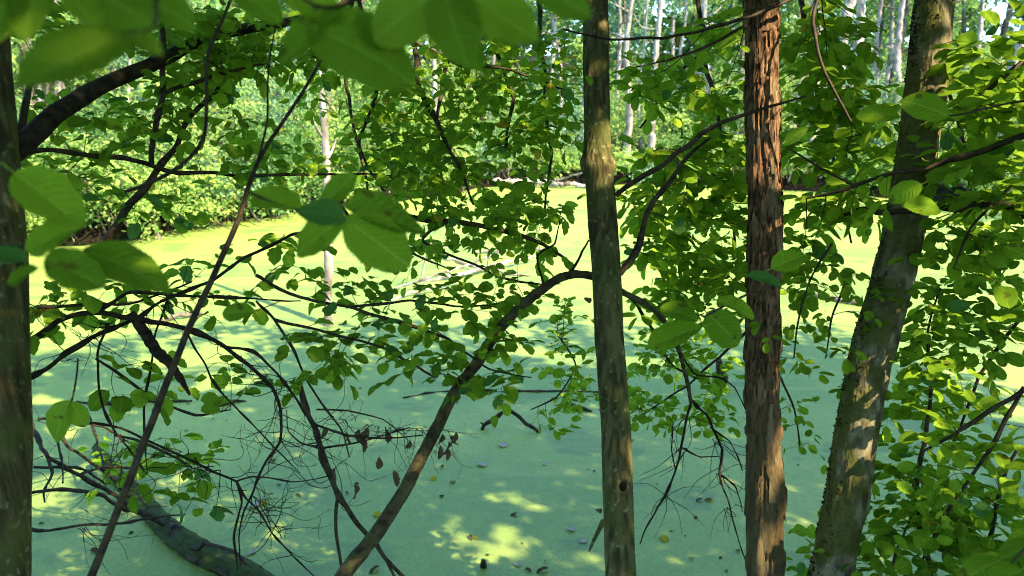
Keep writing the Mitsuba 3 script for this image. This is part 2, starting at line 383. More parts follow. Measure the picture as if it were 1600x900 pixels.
# ------------------------------------------------------------------ the four near trunks
def cyl_noise(th, s, fr, fz, seed, octv=4):
    return meshkit.fbm(np.stack([np.cos(th) * fr + seed, np.sin(th) * fr, s * fz], -1), octv)

def trunk_up(path, *tops):
    return list(path) + list(tops)

# middle trunk with a swollen collar and a knot hole
mid_path = [(0.30, 1.72, -0.1, .056)] + [(0.365,2.176,0.838,0.0569),(0.358,2.215,1.002,0.0559),(0.352,2.254,1.166,0.0548),(0.348,2.292,1.33,0.0548),(0.341,2.331,1.494,0.0527),(0.329,2.37,1.658,0.0516),(0.318,2.409,1.822,0.0516),(0.312,2.443,1.966,0.0516),(0.301,2.477,2.109,0.0516),(0.291,2.506,2.233,0.0516),(0.282,2.53,2.335,0.0527),(0.28,2.554,2.438,0.0474),(0.278,2.593,2.602,0.0474),(0.276,2.632,2.766,0.0464),(0.272,2.68,2.971,0.0453)][0:] + [(0.30, 2.62, 4.6, .042), (0.38, 2.7, 6.2, .036), (0.3, 2.7, 8.0, .022)]
collar = np.array([(0.282,2.526,2.319,0.0527)][0][:3]); hole = np.array([(0.36,2.239,1.308,0.0103)][0][:3])
def mid_disp(th, s, p):
    d = 0.007 * (cyl_noise(th, s, 1.6, 5, 3, 3) - .5) + 0.006 * (cyl_noise(th, s, 7, 7, 1) - .5)
    h = p[..., 2] - collar[2]; x = p[..., 0] - collar[0]
    d = d + 0.010 * np.exp(-(h / .026) ** 2) * (0.1 + 1.3 * np.abs(x) / .05) * (0.6 + .8 * cyl_noise(th, s, 2.5, 20, 8, 2))
    e = np.linalg.norm((p - hole) * (1, 1, .62), axis=-1)
    return d + 0.006 * np.exp(-((e - .021) / .007) ** 2) - 0.024 * np.exp(-(e / .0125) ** 4)
tree_mid = thing('tree', 'straight olive-brown trunk with swollen collar and dark knot hole, middle of view', 'tree', None)
mid_path = [(*a[:3], a[3] * .91) for a in mid_path]
part(tree_mid, 'trunk', mikit.ply(tube(mid_path, 48, .010, 0, 0, mid_disp), 'mat_bark_olive', smooth=True))
v, f = trimesh.creation.icosphere(3).vertices, trimesh.creation.icosphere(3).faces
part(tree_mid, 'knot_hole', mikit.ply((v * (.0125, .006, .0165) + hole + (0, .0075, 0), f), 'mat_knot', smooth=True), 'dark oval knot hole')
for k, q in enumerate([[(0.296,2.229,1.192,0.0094),(0.277,2.176,1.185,0.0071),(0.253,2.132,1.171,0.005),(0.239,2.108,1.159,0.002)], [(0.314,2.322,1.543,0.0084),(0.292,2.302,1.547,0.0052),(0.281,2.294,1.554,0.0021)], [(0.301,2.375,1.853,0.0073),(0.285,2.366,1.86,0.0021)], [(0.255,2.404,1.889,0.0094),(0.237,2.396,1.899,0.0042)], [(0.381,2.298,1.441,0.0084),(0.396,2.29,1.449,0.0031)], [(0.291,2.264,1.211,0.0084),(0.277,2.256,1.218,0.0031)]]):
    part(tree_mid, 'stub', mikit.ply(tube(q, 7, .006, .6, k), 'mat_bark_olive', smooth=True))

# red-brown trunk with fissured, peeling bark
red_path = [(0.83, 1.78, -0.1, .062)] + [(0.868,2.263,0.771,0.0658),(0.866,2.303,0.942,0.0658),(0.866,2.344,1.113,0.0669),(0.868,2.374,1.241,0.0691),(0.862,2.404,1.369,0.0625),(0.859,2.445,1.539,0.0614),(0.859,2.485,1.71,0.0603),(0.862,2.525,1.881,0.0592),(0.864,2.566,2.051,0.0603),(0.864,2.606,2.222,0.0603),(0.859,2.646,2.393,0.0592),(0.857,2.687,2.563,0.0592),(0.853,2.727,2.734,0.0603),(0.851,2.777,2.947,0.0603)] + [(0.86, 2.75, 4.4, .055), (0.82, 2.85, 6.5, .045), (0.95, 2.9, 9.0, .02)]
def red_disp(th, s, p):
    wav = cyl_noise(th, s, 1.2, 3, 6, 2) * 5
    n1 = np.abs(cyl_noise(th, s, 3.4, 2.2, 2, 3) - .5) * 2
    n2 = np.abs(cyl_noise(th, s + wav * .01, 7, 3.0, 5, 3) - .5) * 2
    d = 0.010 * np.minimum(n1, .32) / .32 * .6 + 0.006 * np.minimum(n2, .3) / .3
    step = (cyl_noise(th, s, 1.5, 9, 9, 3) > .53) * 0.004
    return d * 1.25 + step * 1.5 - 0.012
tree_red = thing('tree', 'reddish trunk with long fissured peeling bark strips, right of the middle trunk', 'tree', None)
red_path = [(*a[:3], a[3] * .92) for a in red_path]
part(tree_red, 'trunk', mikit.ply(tube(red_path, 64, .008, 0, 0, red_disp), 'mat_bark_red', smooth=40))
rr = np.random.default_rng(5)
rq, rs = resample(red_path, .01); rt, ra, rb = frames(rq[:, :3])
for k in range(34):                                                    # loose strips of bark, curved like the trunk and lifting at one end
    z0 = rr.uniform(1.1, 3.5); i0 = int(np.argmin(np.abs(rq[:, 2] - z0)))
    a0 = math.atan2(*(np.array([0, -1.0, 0]) @ rb[i0], np.array([0, -1.0, 0]) @ ra[i0])) + rr.uniform(-1.5, 1.5)
    ln, wd_ = rr.uniform(.06, .24), rr.uniform(.10, .34)
    ii = np.clip(np.arange(i0, i0 + int(ln / .01)), 0, len(rq) - 1); n = len(ii)
    w = np.linspace(-1, 1, 5)[None] * wd_ * (0.7 + .5 * meshkit.noise(np.stack([np.arange(n) * .5, np.full(n, k), np.zeros(n)], -1)))[:, None]
    th = a0 + w + 0.05 * np.sin(np.arange(n) * .3)[:, None]
    lift = (np.linspace(0, 1, n) ** 3 * rr.uniform(.001, .012) if k % 2 else np.linspace(1, 0, n) ** 3 * rr.uniform(.001, .010))[:, None]
    rad = rq[ii, 3][:, None] + .0015 + lift + .0025 * rr.random()
    o = rq[ii, None, :3] + (ra[ii][:, None] * np.cos(th)[..., None] + rb[ii][:, None] * np.sin(th)[..., None]) * rad[..., None]
    inn = rq[ii, None, :3] + (ra[ii][:, None] * np.cos(th)[..., None] + rb[ii][:, None] * np.sin(th)[..., None]) * (rad - .0035)[..., None]
    v = np.vstack([o.reshape(-1, 3), inn.reshape(-1, 3)])
    def grid(a, b, off, flip):
        x, y = np.meshgrid(np.arange(a - 1), np.arange(b - 1), indexing='ij'); x, y = x.ravel(), y.ravel()
        g = np.vstack([np.stack([x * b + y, (x + 1) * b + y, (x + 1) * b + y + 1], 1), np.stack([x * b + y, (x + 1) * b + y + 1, x * b + y + 1], 1)]) + off
        return g[:, ::-1] if flip else g
    rim = [x for x in range(0, n)]; m = n * 5
    e = []
    loop = [x * 5 for x in range(n)] + [(n - 1) * 5 + y for y in range(1, 5)] + [x * 5 + 4 for x in range(n - 2, -1, -1)] + [y for y in range(3, 0, -1)]
    for x, y in zip(loop, loop[1:] + loop[:1]): e += [[x, y, y + m], [x, y + m, x + m]]
    part(tree_red, 'bark_strip', mikit.ply((v, np.vstack([grid(n, 5, 0, True), grid(n, 5, m, False), np.array(e)])), 'mat_bark_red', smooth=35))

# leaning trunk, grey with moss
lean_path = [(1.02, 1.75, -0.1, .092)] + [(1.045,2.215,0.784,0.0838),(1.075,2.259,0.972,0.0795),(1.105,2.299,1.139,0.0774),(1.133,2.328,1.265,0.0795),(1.148,2.358,1.39,0.0785),(1.172,2.388,1.516,0.0752),(1.195,2.417,1.641,0.0763),(1.234,2.452,1.788,0.0774),(1.277,2.487,1.934,0.0752),(1.311,2.521,2.081,0.072),(1.339,2.556,2.227,0.0688),(1.363,2.59,2.374,0.0688),(1.385,2.625,2.52,0.0752),(1.402,2.66,2.667,0.072),(1.417,2.699,2.834,0.0688),(1.43,2.734,2.98,0.0666)] + [(1.55, 2.68, 4.4, .062), (1.75, 2.9, 6.2, .05), (2.1, 3.1, 8.8, .02)]
def lean_disp(th, s, p):
    return 0.013 * (cyl_noise(th, s, 1.3, 4, 13, 3) - .5) + 0.009 * (cyl_noise(th, s, 6, 16, 11) - .5)
tree_lean = thing('tree', 'leaning grey trunk patched with dark moss, rightmost of the near trunks', 'tree', None)
lean_path = [(*a[:3], a[3] * .89) for a in lean_path]
part(tree_lean, 'trunk', mikit.ply(tube(lean_path, 52, .010, 0, 0, lean_disp), 'mat_bark_moss', smooth=True))
lq, ls = resample(lean_path, .008); lt, la, lb = frames(lq[:, :3])
mr = np.random.default_rng(8); tufts = []
tv, tf = trimesh.creation.icosphere(1).vertices, trimesh.creation.icosphere(1).faces
while len(tufts) < 1300:
    i0 = int(mr.integers(len(lq)))
    z = lq[i0, 2]
    if not .9 < z < 3.6: continue
    a0 = mr.uniform(0, 2 * np.pi)
    nrm = la[i0] * math.cos(a0) + lb[i0] * math.sin(a0)
    high = np.exp(-((z - 2.98) / .20) ** 2)
    want = max(0, -nrm[0] - .6) * 1.6 + (high * .5 if nrm[1] < .3 else 0)
    want *= meshkit.fbm((lq[i0, :3] + nrm * .1)[None] * 14, 2)[0] > .48
    if mr.random() > want: continue
    c = lq[i0, :3] + nrm * (lq[i0, 3] + .0005)
    tufts.append((tv * (1 + .5 * (mr.random((len(tv), 1)) - .5)) * mr.uniform(.0015, .0042) * np.array([1.3, 1.3, .9]) + c, tf))
part(tree_lean, 'moss', mikit.ply(join(tufts), 'mat_moss', smooth=False), kind='stuff')

# left trunk, cut by the frame, with its long rising limb
left_path = [(-0.92, 1.30, -0.0, .07)] + [(-1.192,1.516,1.308,0.0767),(-1.189,1.55,1.451,0.0752),(-1.189,1.584,1.595,0.0752),(-1.186,1.618,1.738,0.0767),(-1.191,1.652,1.882,0.0767),(-1.194,1.686,2.026,0.0752),(-1.198,1.72,2.169,0.0752),(-1.203,1.754,2.313,0.0708),(-1.213,1.788,2.456,0.0679),(-1.222,1.822,2.6,0.0634),(-1.228,1.856,2.744,0.062),(-1.239,1.897,2.916,0.062)] + [(-1.28, 1.9, 4.4, .055), (-1.4, 2.1, 6.4, .03)]
def left_disp(th, s, p):
    return 0.006 * (cyl_noise(th, s, 1.6, 5, 23, 3) - .5) + 0.003 * (cyl_noise(th, s, 5, 12, 21) - .5)
tree_left = thing('tree', 'dark trunk cut by the left edge, with a long limb rising to the right', 'tree', None)
left_path = [(*a[:3], a[3] * .92) for a in left_path]
part(tree_left, 'trunk', mikit.ply(tube(left_path, 44, .010, 0, 0, left_disp), 'mat_bark_olive', smooth=True))
limb = [(-1.195,1.767,2.367,0.0339),(-1.169,1.83,2.417,0.0334),(-1.145,1.903,2.466,0.0314),(-1.101,1.978,2.521,0.0291),(-1.054,2.072,2.57,0.027),(-0.992,2.187,2.622,0.0248),(-0.946,2.301,2.673,0.0232),(-0.882,2.416,2.722,0.0233),(-0.809,2.526,2.751,0.0212),(-0.696,2.637,2.786,0.0179),(-0.57,2.755,2.851,0.0132),(-0.455,2.879,2.942,0.008)]
limb = [(*a[:3], a[3] * .76) for a in limb]
part(tree_left, 'limb', mikit.ply(tube(limb, 20, .010, .25, 4, lambda th, s, p: .005 * (cyl_noise(th, s, 2, 20, 4) - .5)), 'mat_bark_dark', smooth=True))

# the arched branch that bends over behind the middle trunk
arch = [(-0.793,1.738,0.725,0.0319),(-0.61,1.923,0.984,0.0337),(-0.514,2.037,1.118,0.033),(-0.446,2.105,1.188,0.0317),(-0.384,2.173,1.259,0.0304),(-0.32,2.246,1.353,0.0289),(-0.253,2.325,1.469,0.0274),(-0.189,2.401,1.574,0.0269),(-0.12,2.453,1.663,0.0261),(-0.039,2.499,1.77,0.0252),(0.033,2.535,1.837,0.0232),(0.111,2.559,1.895,0.0222),(0.188,2.569,1.936,0.02),(0.266,2.569,1.936,0.0188),(0.345,2.571,1.901,0.0167),(0.415,2.582,1.86,0.0146),(0.486,2.593,1.817,0.0124),(0.558,2.595,1.742,0.0114),(0.601,2.593,1.647,0.0103),(0.628,2.592,1.555,0.0092),(0.649,2.581,1.466,0.0093)]
arch = [(*a[:3], a[3] * .72) for a in arch]
branch_arch = thing('bent_branch', 'brown branch rising from the lower left and arching over behind the middle trunk', 'branch')
part(branch_arch, 'stem', mikit.ply(tube(arch, 22, .008, .15, 14, lambda th, s, p: .006 * (cyl_noise(th, s, 3, 40, 4) - .5) + .007 * np.maximum(0, cyl_noise(th, s, 1.2, 11, 40, 2) - .62) * 2.6), 'mat_bark_arch', smooth=True))
for k, q in enumerate([[(0.649,2.581,1.466,0.0081),(0.635,2.567,1.405,0.007),(0.615,2.534,1.308,0.0069),(0.589,2.506,1.234,0.0058),(0.55,2.476,1.149,0.0057),(0.489,2.438,1.077,0.0046),(0.455,2.418,0.993,0.0023)],
                       [(0.645,2.584,1.479,0.0081),(0.703,2.6,1.416,0.007),(0.751,2.603,1.339,0.0071),(0.774,2.589,1.281,0.0059),(0.765,2.567,1.19,0.0047),(0.798,2.54,1.075,0.0047),(0.831,2.516,0.971,0.0035),(0.864,2.491,0.868,0.0024)],
                       [(0.601,2.594,1.651,0.0057),(0.672,2.604,1.563,0.0046),(0.767,2.649,1.534,0.0047),(0.841,2.688,1.482,0.0036),(0.892,2.715,1.381,0.0024)], [(0.188,2.569,1.936,0.0089),(0.239,2.574,2,0.0066),(0.263,2.568,2.062,0.0044)],
                       [(0.555,2.596,1.746,0.0068),(0.615,2.583,1.778,0.0045),(0.673,2.568,1.801,0.0034)], [(0.765,2.567,1.19,0.0035),(0.826,2.555,1.139,0.0035),(0.856,2.553,1.041,0.0024)], [(0.729,2.597,1.359,0.0047),(0.808,2.613,1.296,0.0036),(0.862,2.607,1.183,0.0024)],
                       [(0.589,2.506,1.234,0.0035),(0.573,2.534,1.308,0.0035),(0.584,2.564,1.394,0.0023)], [(0.615,2.534,1.308,0.0046),(0.686,2.544,1.265,0.0035),(0.773,2.564,1.263,0.0023)], [(0.111,2.559,1.895,0.0067),(0.093,2.575,2.005,0.0055),(0.149,2.565,2.047,0.0044),(0.163,2.571,2.161,0.0022)]]):
    q = [(*a[:3], a[3] * .66) for a in q]
    part(branch_arch, 'side_branch', mikit.ply(tube(q, 7, .008, 2.6, 30 + k, knots=.9), 'mat_bark_dark', smooth=True))
tw = []
for k in range(46):                                                    # fine dead twigs below the bend
    b = np.array([[(0.615,2.534,1.308,0.0035)], [(0.751,2.595,1.304,0.0035)], [(0.77,2.567,1.19,0.0035)], [(0.55,2.476,1.149,0.0034)], [(0.635,2.567,1.405,0.0035)], [(0.803,2.538,1.063,0.0035)]][k % 6][0])
    b[:3] += mr.normal(0, .012, 3); d = unit(mr.normal(0, 1, 3) * (1, .6, .5) + (.25, 0, -.5)); l = mr.uniform(.05, .2)
    tw.append(tube([(*b[:3], .0016), (*(b[:3] + d * l * .5 + mr.normal(0, .014, 3)), .0012), (*(b[:3] + d * l + mr.normal(0, .03, 3) - UP * .02), .0006)], 4, .012, 2.5, k))
part(branch_arch, 'fine_twigs', mikit.ply(join(tw), 'mat_bark_dark', smooth=True), kind='stuff')

# the thin pole and its forks, close to the lens on the left
pole = thing('sapling', 'slender bare sapling stem leaning to the right across the left of the view', 'sapling')
polep = [(-.70, .70, .85, .012)] + [(-0.791,1.17,1.58,0.0102),(-0.766,1.223,1.673,0.0099),(-0.738,1.262,1.753,0.0094),(-0.712,1.301,1.833,0.0096),(-0.679,1.358,1.94,0.0092),(-0.649,1.411,2.036,0.0087),(-0.617,1.452,2.124,0.0082),(-0.587,1.502,2.205,0.0077),(-0.559,1.553,2.288,0.0072),(-0.54,1.615,2.379,0.0061),(-0.512,1.684,2.452,0.0056),(-0.476,1.753,2.525,0.005),(-0.443,1.823,2.603,0.0044),(-0.41,1.902,2.721,0.003)]
polep = [(*a[:3], a[3] * .74) for a in polep]
part(pole, 'stem', mikit.ply(tube(polep, 12, .012, .35, 3), 'mat_twig', smooth=True))
for k, q in enumerate([[(-0.54,1.615,2.379,0.004),(-0.526,1.655,2.46,0.0034),(-0.529,1.711,2.567,0.0028),(-0.53,1.79,2.681,0.0021)], [(-0.663,1.303,2.361,0.0049),(-0.629,1.327,2.375,0.005),(-0.582,1.355,2.406,0.0051),(-0.556,1.384,2.442,0.0052),(-0.555,1.413,2.477,0.0047),(-0.564,1.449,2.546,0.0047),(-0.565,1.485,2.61,0.0048),(-0.552,1.517,2.659,0.0042),(-0.539,1.551,2.715,0.0043),(-0.531,1.608,2.783,0.0038)]]):
    q = [(*a[:3], a[3] * .7) for a in q]
    part(pole, 'side_stem', mikit.ply(tube(q, 9, .012, .8, 50 + k), 'mat_twig', smooth=True))

# bare dark branches that reach from the left over the water
dead = thing('bare_branch', 'dark bare branches reaching from the left trunk out over the shaded water', 'branch')
for k, q in enumerate([
    [(-1.45,1.892,1.81,0.0135),(-1.314,1.962,1.89,0.013),(-1.254,2.023,1.931,0.0124),(-1.196,2.075,1.931,0.0118),(-1.085,2.12,1.904,0.0121),(-0.967,2.161,1.861,0.0114),(-0.875,2.179,1.807,0.0106),(-0.799,2.186,1.748,0.0097),(-0.734,2.19,1.681,0.0088),(-0.711,2.182,1.601,0.0079),(-0.718,2.168,1.501,0.0069),(-0.763,2.163,1.435,0.0059),(-0.8,2.155,1.357,0.006),(-0.839,2.146,1.274,0.005),(-0.859,2.134,1.181,0.004),(-0.851,2.115,1.103,0.003)],
    [(-1.383,1.873,1.728,0.011),(-1.296,1.939,1.79,0.0104),(-1.239,2.002,1.841,0.0097),(-1.187,2.061,1.875,0.01),(-1.131,2.118,1.895,0.0093),(-1.078,2.176,1.923,0.0076),(-1.043,2.231,1.941,0.0058)],
    [(-0.875,2.179,1.807,0.0067),(-0.785,2.193,1.778,0.0068),(-0.724,2.199,1.719,0.0059),(-0.667,2.199,1.631,0.0059),(-0.641,2.205,1.57,0.005)],
    [(-1.196,2.075,1.931,0.0082),(-1.122,2.136,1.972,0.0083),(-1.053,2.187,1.973,0.0076),(-0.97,2.233,1.948,0.0068),(-0.872,2.28,1.929,0.0059),(-0.789,2.328,1.916,0.004),(-0.696,2.423,1.884,0.0021)],
    [(-1.146,2.069,1.908,0.0063),(-1.169,2.039,1.823,0.0054),(-1.157,2.011,1.748,0.0054),(-1.135,1.985,1.682,0.0054),(-1.108,1.971,1.621,0.0045),(-1.072,1.96,1.577,0.0045),(-1.028,1.946,1.517,0.0027)],
    [(-1.034,2.212,1.946,0.0058),(-1.067,2.188,1.845,0.0048),(-1.084,2.164,1.742,0.0048),(-1.103,2.141,1.648,0.0038),(-1.107,2.122,1.564,0.0038),(-1.096,2.091,1.433,0.0019)],
    [(-1.186,1.958,1.655,0.0044),(-1.106,2.001,1.621,0.0054),(-1.039,2.039,1.561,0.0056),(-0.964,2.048,1.512,0.0056),(-0.888,2.056,1.461,0.0057),(-0.816,2.058,1.425,0.0057),(-0.791,2.055,1.368,0.0048),(-0.756,2.054,1.322,0.0048),(-0.721,2.049,1.255,0.0038),(-0.669,2.052,1.182,0.0039),(-0.601,2.038,1.122,0.0029)],
    [(-0.816,2.058,1.425,0.0057),(-0.804,2.05,1.35,0.0048),(-0.827,2.028,1.257,0.0048),(-0.819,2.015,1.158,0.0038)],
    [(-0.816,2.058,1.425,0.0047),(-0.774,2.061,1.438,0.0038),(-0.663,2.084,1.407,0.0029),(-0.543,2.108,1.42,0.0019)], [(-0.967,2.161,1.861,0.0047),(-0.9,2.147,1.717,0.0048),(-0.811,2.14,1.597,0.0039),(-0.718,2.127,1.499,0.0029),(-0.646,2.127,1.414,0.002)],
    [(-1.043,2.181,1.945,0.0047),(-0.911,2.243,1.99,0.0078),(-0.832,2.307,2.046,0.0079),(-0.728,2.371,2.096,0.0071),(-0.675,2.477,2.109,0.0042)]]):
    q = [(*a[:3], a[3] * .6) for a in q]
    part(dead, 'stem', mikit.ply(tube(q, 9, .008, 2.3, 60 + k, knots=.9), 'mat_bark_dark', smooth=True))
stub = [(-1.104,2.124,1.922,0.0185),(-1.072,2.115,1.882,0.0223),(-1.026,2.083,1.834,0.0221),(-0.98,2.053,1.798,0.02),(-0.946,2.035,1.762,0.0154),(-0.92,2.018,1.734,0.0081),(-0.908,2.013,1.713,0.0027)]
stub = [(*a[:3], a[3] * .7) for a in stub]
part(dead, 'broken_stub', mikit.ply(tube(stub, 14, .006, .6, 9, lambda th, s, p: .012 * (cyl_noise(th, s, 4, 50, 4) - .5)), 'mat_bark_dark', smooth=40), 'thick broken branch stub hanging down')
tw = []
r = np.random.default_rng(21)
def dead_twigs(path, n, lo, hi, seed, down=.2, rad=.0016):
    q = near_points(path, .02); out = []; r = np.random.default_rng(seed)
    for k in range(n):
        b = q[int(r.integers(len(q) // 6, len(q))), :3]; d = unit(r.normal(0, 1, 3) * (1, .7, .6) - UP * down); l = r.uniform(lo, hi)
        def walk(b, d, l, rad, n=6):
            pts = [(*b, rad)]
            for m in range(1, n):
                d = unit(d + r.normal(0, .30, 3) + UP * .05); b = b + d * l / (n - 1); pts.append((*b, rad * (1 - .13 * m)))
            return pts
        w = walk(b, d, l, rad); out.append(tube(w, 4, .012, 1.4, k))
        for m in (2, 4):
            if r.random() < .6: out.append(tube(walk(np.array(w[m][:3]), unit(d + r.normal(0, .7, 3)), l * r.uniform(.25, .5), rad * .55, 4), 4, .012, 1.4, k + m))
    return out
for k, (q, n) in enumerate([([(-0.967,2.161,1.861,0.0047),(-0.875,2.179,1.807,0.0048),(-0.711,2.182,1.601,0.0049),(-0.8,2.155,1.357,0.005)], 40), ([(-1.039,2.039,1.561,0.0046),(-0.816,2.058,1.425,0.0047),(-0.669,2.052,1.182,0.0048)], 44), ([(-1.296,1.939,1.79,0.0043),(-1.187,2.061,1.875,0.0045),(-1.043,2.231,1.941,0.0048)], 26), ([(-1.135,1.985,1.682,0.0045),(-1.028,1.946,1.517,0.0045)], 8)]):
    tw += dead_twigs(q, n, .05, .26, 70 + k)
part(dead, 'fine_twigs', mikit.ply(join(tw), 'mat_bark_dark', smooth=True), kind='stuff')

# the second brown stem that rises beside the arched branch, broken at its top
snagb = thing('bare_branch', 'broken brown branch crossing behind the foot of the arched branch', 'branch')
for k, q in enumerate([[(-0.722,2.409,1.608,0.0107),(-0.701,2.394,1.541,0.0118),(-0.671,2.377,1.47,0.0129),(-0.638,2.348,1.39,0.0128),(-0.602,2.317,1.306,0.0128),(-0.567,2.29,1.234,0.0127),(-0.506,2.255,1.17,0.0116),(-0.443,2.239,1.104,0.0105),(-0.396,2.225,1.047,0.0095),(-0.337,2.209,0.977,0.0084)],
                       [(-0.578,2.294,1.248,0.0096),(-0.578,2.254,1.166,0.0084),(-0.567,2.229,1.063,0.0074),(-0.556,2.21,0.981,0.0063)], [(-0.443,2.239,1.104,0.0074),(-0.406,2.207,1.054,0.0052),(-0.377,2.177,1.016,0.0041)], [(-0.877,2.52,1.859,0.0055),(-0.815,2.506,1.799,0.0066),(-0.757,2.468,1.727,0.0065),(-0.704,2.435,1.63,0.0054),(-0.637,2.401,1.529,0.0054),(-0.58,2.374,1.457,0.0043),(-0.546,2.351,1.359,0.0032)],
                       [(-0.642,2.349,1.395,0.0054),(-0.709,2.363,1.411,0.0043),(-0.751,2.381,1.445,0.0032),(-0.763,2.406,1.508,0.0022)]]):
    q = [(*a[:3], a[3] * .68) for a in q]
    part(snagb, 'stem', mikit.ply(tube(q, 10, .008, 2.0, 80 + k, knots=.8), 'mat_twig', smooth=True))
tw = dead_twigs([(-0.701,2.394,1.541,0.0054),(-0.567,2.29,1.234,0.0053)], 12, .08, .34, 91) + dead_twigs([(-0.671,2.388,1.516,0.0054),(-0.506,2.331,1.494,0.0053),(-0.207,2.279,1.49,0.0052)], 42, .05, .22, 92, rad=.0013)
tw += [tube(q, 5, .012, 1.5, 7) for q in ([(-0.671,2.377,1.47,0.0043),(-0.548,2.322,1.457,0.0042),(-0.418,2.301,1.453,0.0031),(-0.29,2.284,1.47,0.0021)], [(-0.632,2.349,1.395,0.0043),(-0.506,2.317,1.433,0.0032),(-0.332,2.29,1.494,0.0021)], [(-0.656,2.388,1.516,0.0032),(-0.548,2.341,1.535,0.0032),(-0.415,2.296,1.52,0.0021),(-0.306,2.238,1.447,0.001)])]
part(snagb, 'fine_twigs', mikit.ply(join(tw), 'mat_twig', smooth=True), kind='stuff')
r = np.random.default_rng(77)
for k, (x, y) in enumerate([(505, 668), (542, 675), (560, 672), (575, 668), (570, 690), (603, 672), (640, 690), (520, 740), (548, 770), (590, 720), (612, 745)]):
    p = np.array([(-0.632,2.327,1.478,0.0011)][0][:3]) + np.array([(x - 500) * 2.5 / 1186.0, 0, -(y - 668) * 2.4 / 1186.0])
    add_leaf(snagb, 'withered', 'leaf_brown', leaf_matrix(p, (r.normal(0, .2), r.normal(0, .2), -1), r.normal(0, 1, 3), r.uniform(.04, .06)), r, 'withered brown leaf hanging from the dead twigs')
for k, (x, y) in enumerate([(690, 680), (700, 694), (706, 682), (697, 706), (686, 700), (712, 676)]):
    p = np.array([(-0.227,2.275,1.474,0.001)][0][:3]) + np.array([(x - 690) * 2.45 / 1186.0, .01, -(y - 680) * 2.35 / 1186.0])
    add_leaf(branch_arch, 'withered', 'leaf_brown', leaf_matrix(p, (r.normal(0, .2), r.normal(0, .2), -1), r.normal(0, 1, 3), r.uniform(.04, .055)), r, 'withered brown leaf hanging from the arched branch')

# ------------------------------------------------------------------ fallen log and dead limbs in the water, lower left
log = thing('fallen_log', 'mossy fallen log lying in the duckweed at the lower left', 'log')
logp = [(-3.123,5.27,0.02,0.0336),(-2.677,4.764,0.03,0.0527),(-2.372,4.443,0.03,0.0619),(-2.08,4.129,0.03,0.0696),(-1.825,3.91,0.03,0.0774),(-1.608,3.771,0.03,0.0786),(-1.398,3.622,0.03,0.0759),(-1.146,3.405,0.03,0.0655)]
logp = [(*a[:3], a[3] * .9) for a in logp]
part(log, 'trunk', mikit.ply(tube(logp, 40, .012, .1, 5, lambda th, s, p: .03 * (cyl_noise(th, s, 1.5, 3, 4) - .5) + .022 * (cyl_noise(th, s, 9, 14, 9) - .5)), 'mat_log', smooth=True))
for k, q in enumerate([[(-2.648,3.665,0.5,0.0119),(-2.584,3.699,0.5,0.0137),(-2.412,3.727,0.5,0.0155),(-2.323,3.806,0.45,0.0158),(-2.208,3.867,0.35,0.018),(-2.124,4.026,0.15,0.0207),(-2.072,4.112,0.04,0.0193)],
                       [(-2.486,3.451,0.45,0.0081),(-2.297,3.403,0.45,0.0112),(-2.208,3.495,0.42,0.0114),(-2.11,3.581,0.38,0.0117),(-2.019,3.728,0.32,0.0104),(-1.929,3.844,0.28,0.0072),(-1.859,3.91,0.25,0.0036)],
                       [(-2.822,4.124,0.8,0.0149),(-2.677,3.949,0.75,0.0161),(-2.513,3.788,0.65,0.0173),(-2.424,3.903,0.5,0.018),(-2.292,3.962,0.35,0.0183),(-2.184,4.106,0.12,0.0211)],
                       [(-2.621,4.062,0.7,0.011),(-2.54,4.037,0.6,0.0129),(-2.456,4.062,0.5,0.013),(-2.363,4.074,0.4,0.0131),(-2.304,4.175,0.2,0.0136)], [(-2.513,3.788,0.65,0.0139),(-2.465,3.723,0.6,0.012),(-2.471,3.675,0.55,0.0102),(-2.438,3.597,0.5,0.0067)], [(-2.424,3.903,0.5,0.0108),(-2.387,4.097,0.45,0.0113),(-2.264,4.18,0.4,0.0096),(-2.14,4.31,0.3,0.0059)],
                       [(-2.606,3.797,0.6,0.0122),(-2.509,3.852,0.58,0.0124),(-2.417,3.957,0.5,0.0109),(-2.341,3.996,0.4,0.0092)], [(-2.573,3.991,0.7,0.0109),(-2.471,3.833,0.62,0.0088),(-2.403,3.711,0.55,0.0051)], [(-2.82,4.219,0.7,0.0114),(-2.735,4.453,0.6,0.0121),(-2.639,4.553,0.5,0.0103),(-2.547,4.666,0.35,0.0085)], [(-1.797,3.812,0.1,0.0252),(-1.597,3.61,0.25,0.0153),(-1.385,3.425,0.3,0.0129),(-1.332,3.378,0.28,0.0096)],
                       [(-2.905,4.852,0.5,0.0109),(-2.722,4.612,0.42,0.0126),(-2.557,4.364,0.36,0.01),(-2.432,4.147,0.3,0.0077)]]):
    q = [(*a[:3], a[3] * .62) for a in q]
    part(log, 'dead_limb', mikit.ply(tube(q, 8, .012, 1.5, 100 + k, knots=.7), 'mat_bark_dark', smooth=True))
tw = []
for k, q in enumerate([[(-2.584,3.699,0.5,0.012),(-2.323,3.806,0.45,0.0158),(-2.124,4.026,0.15,0.0207)], [(-2.297,3.403,0.45,0.0112),(-2.019,3.728,0.32,0.0104)], [(-2.677,3.949,0.75,0.0161),(-2.424,3.903,0.5,0.018),(-2.184,4.106,0.12,0.0211)], [(-2.82,4.219,0.7,0.0114),(-2.547,4.666,0.35,0.0085)]]):
    tw += dead_twigs(q, 7, .12, .5, 120 + k, down=.1, rad=.0026)
part(log, 'fine_twigs', mikit.ply(join(tw), 'mat_bark_dark', smooth=True), kind='stuff')
r = np.random.default_rng(31)
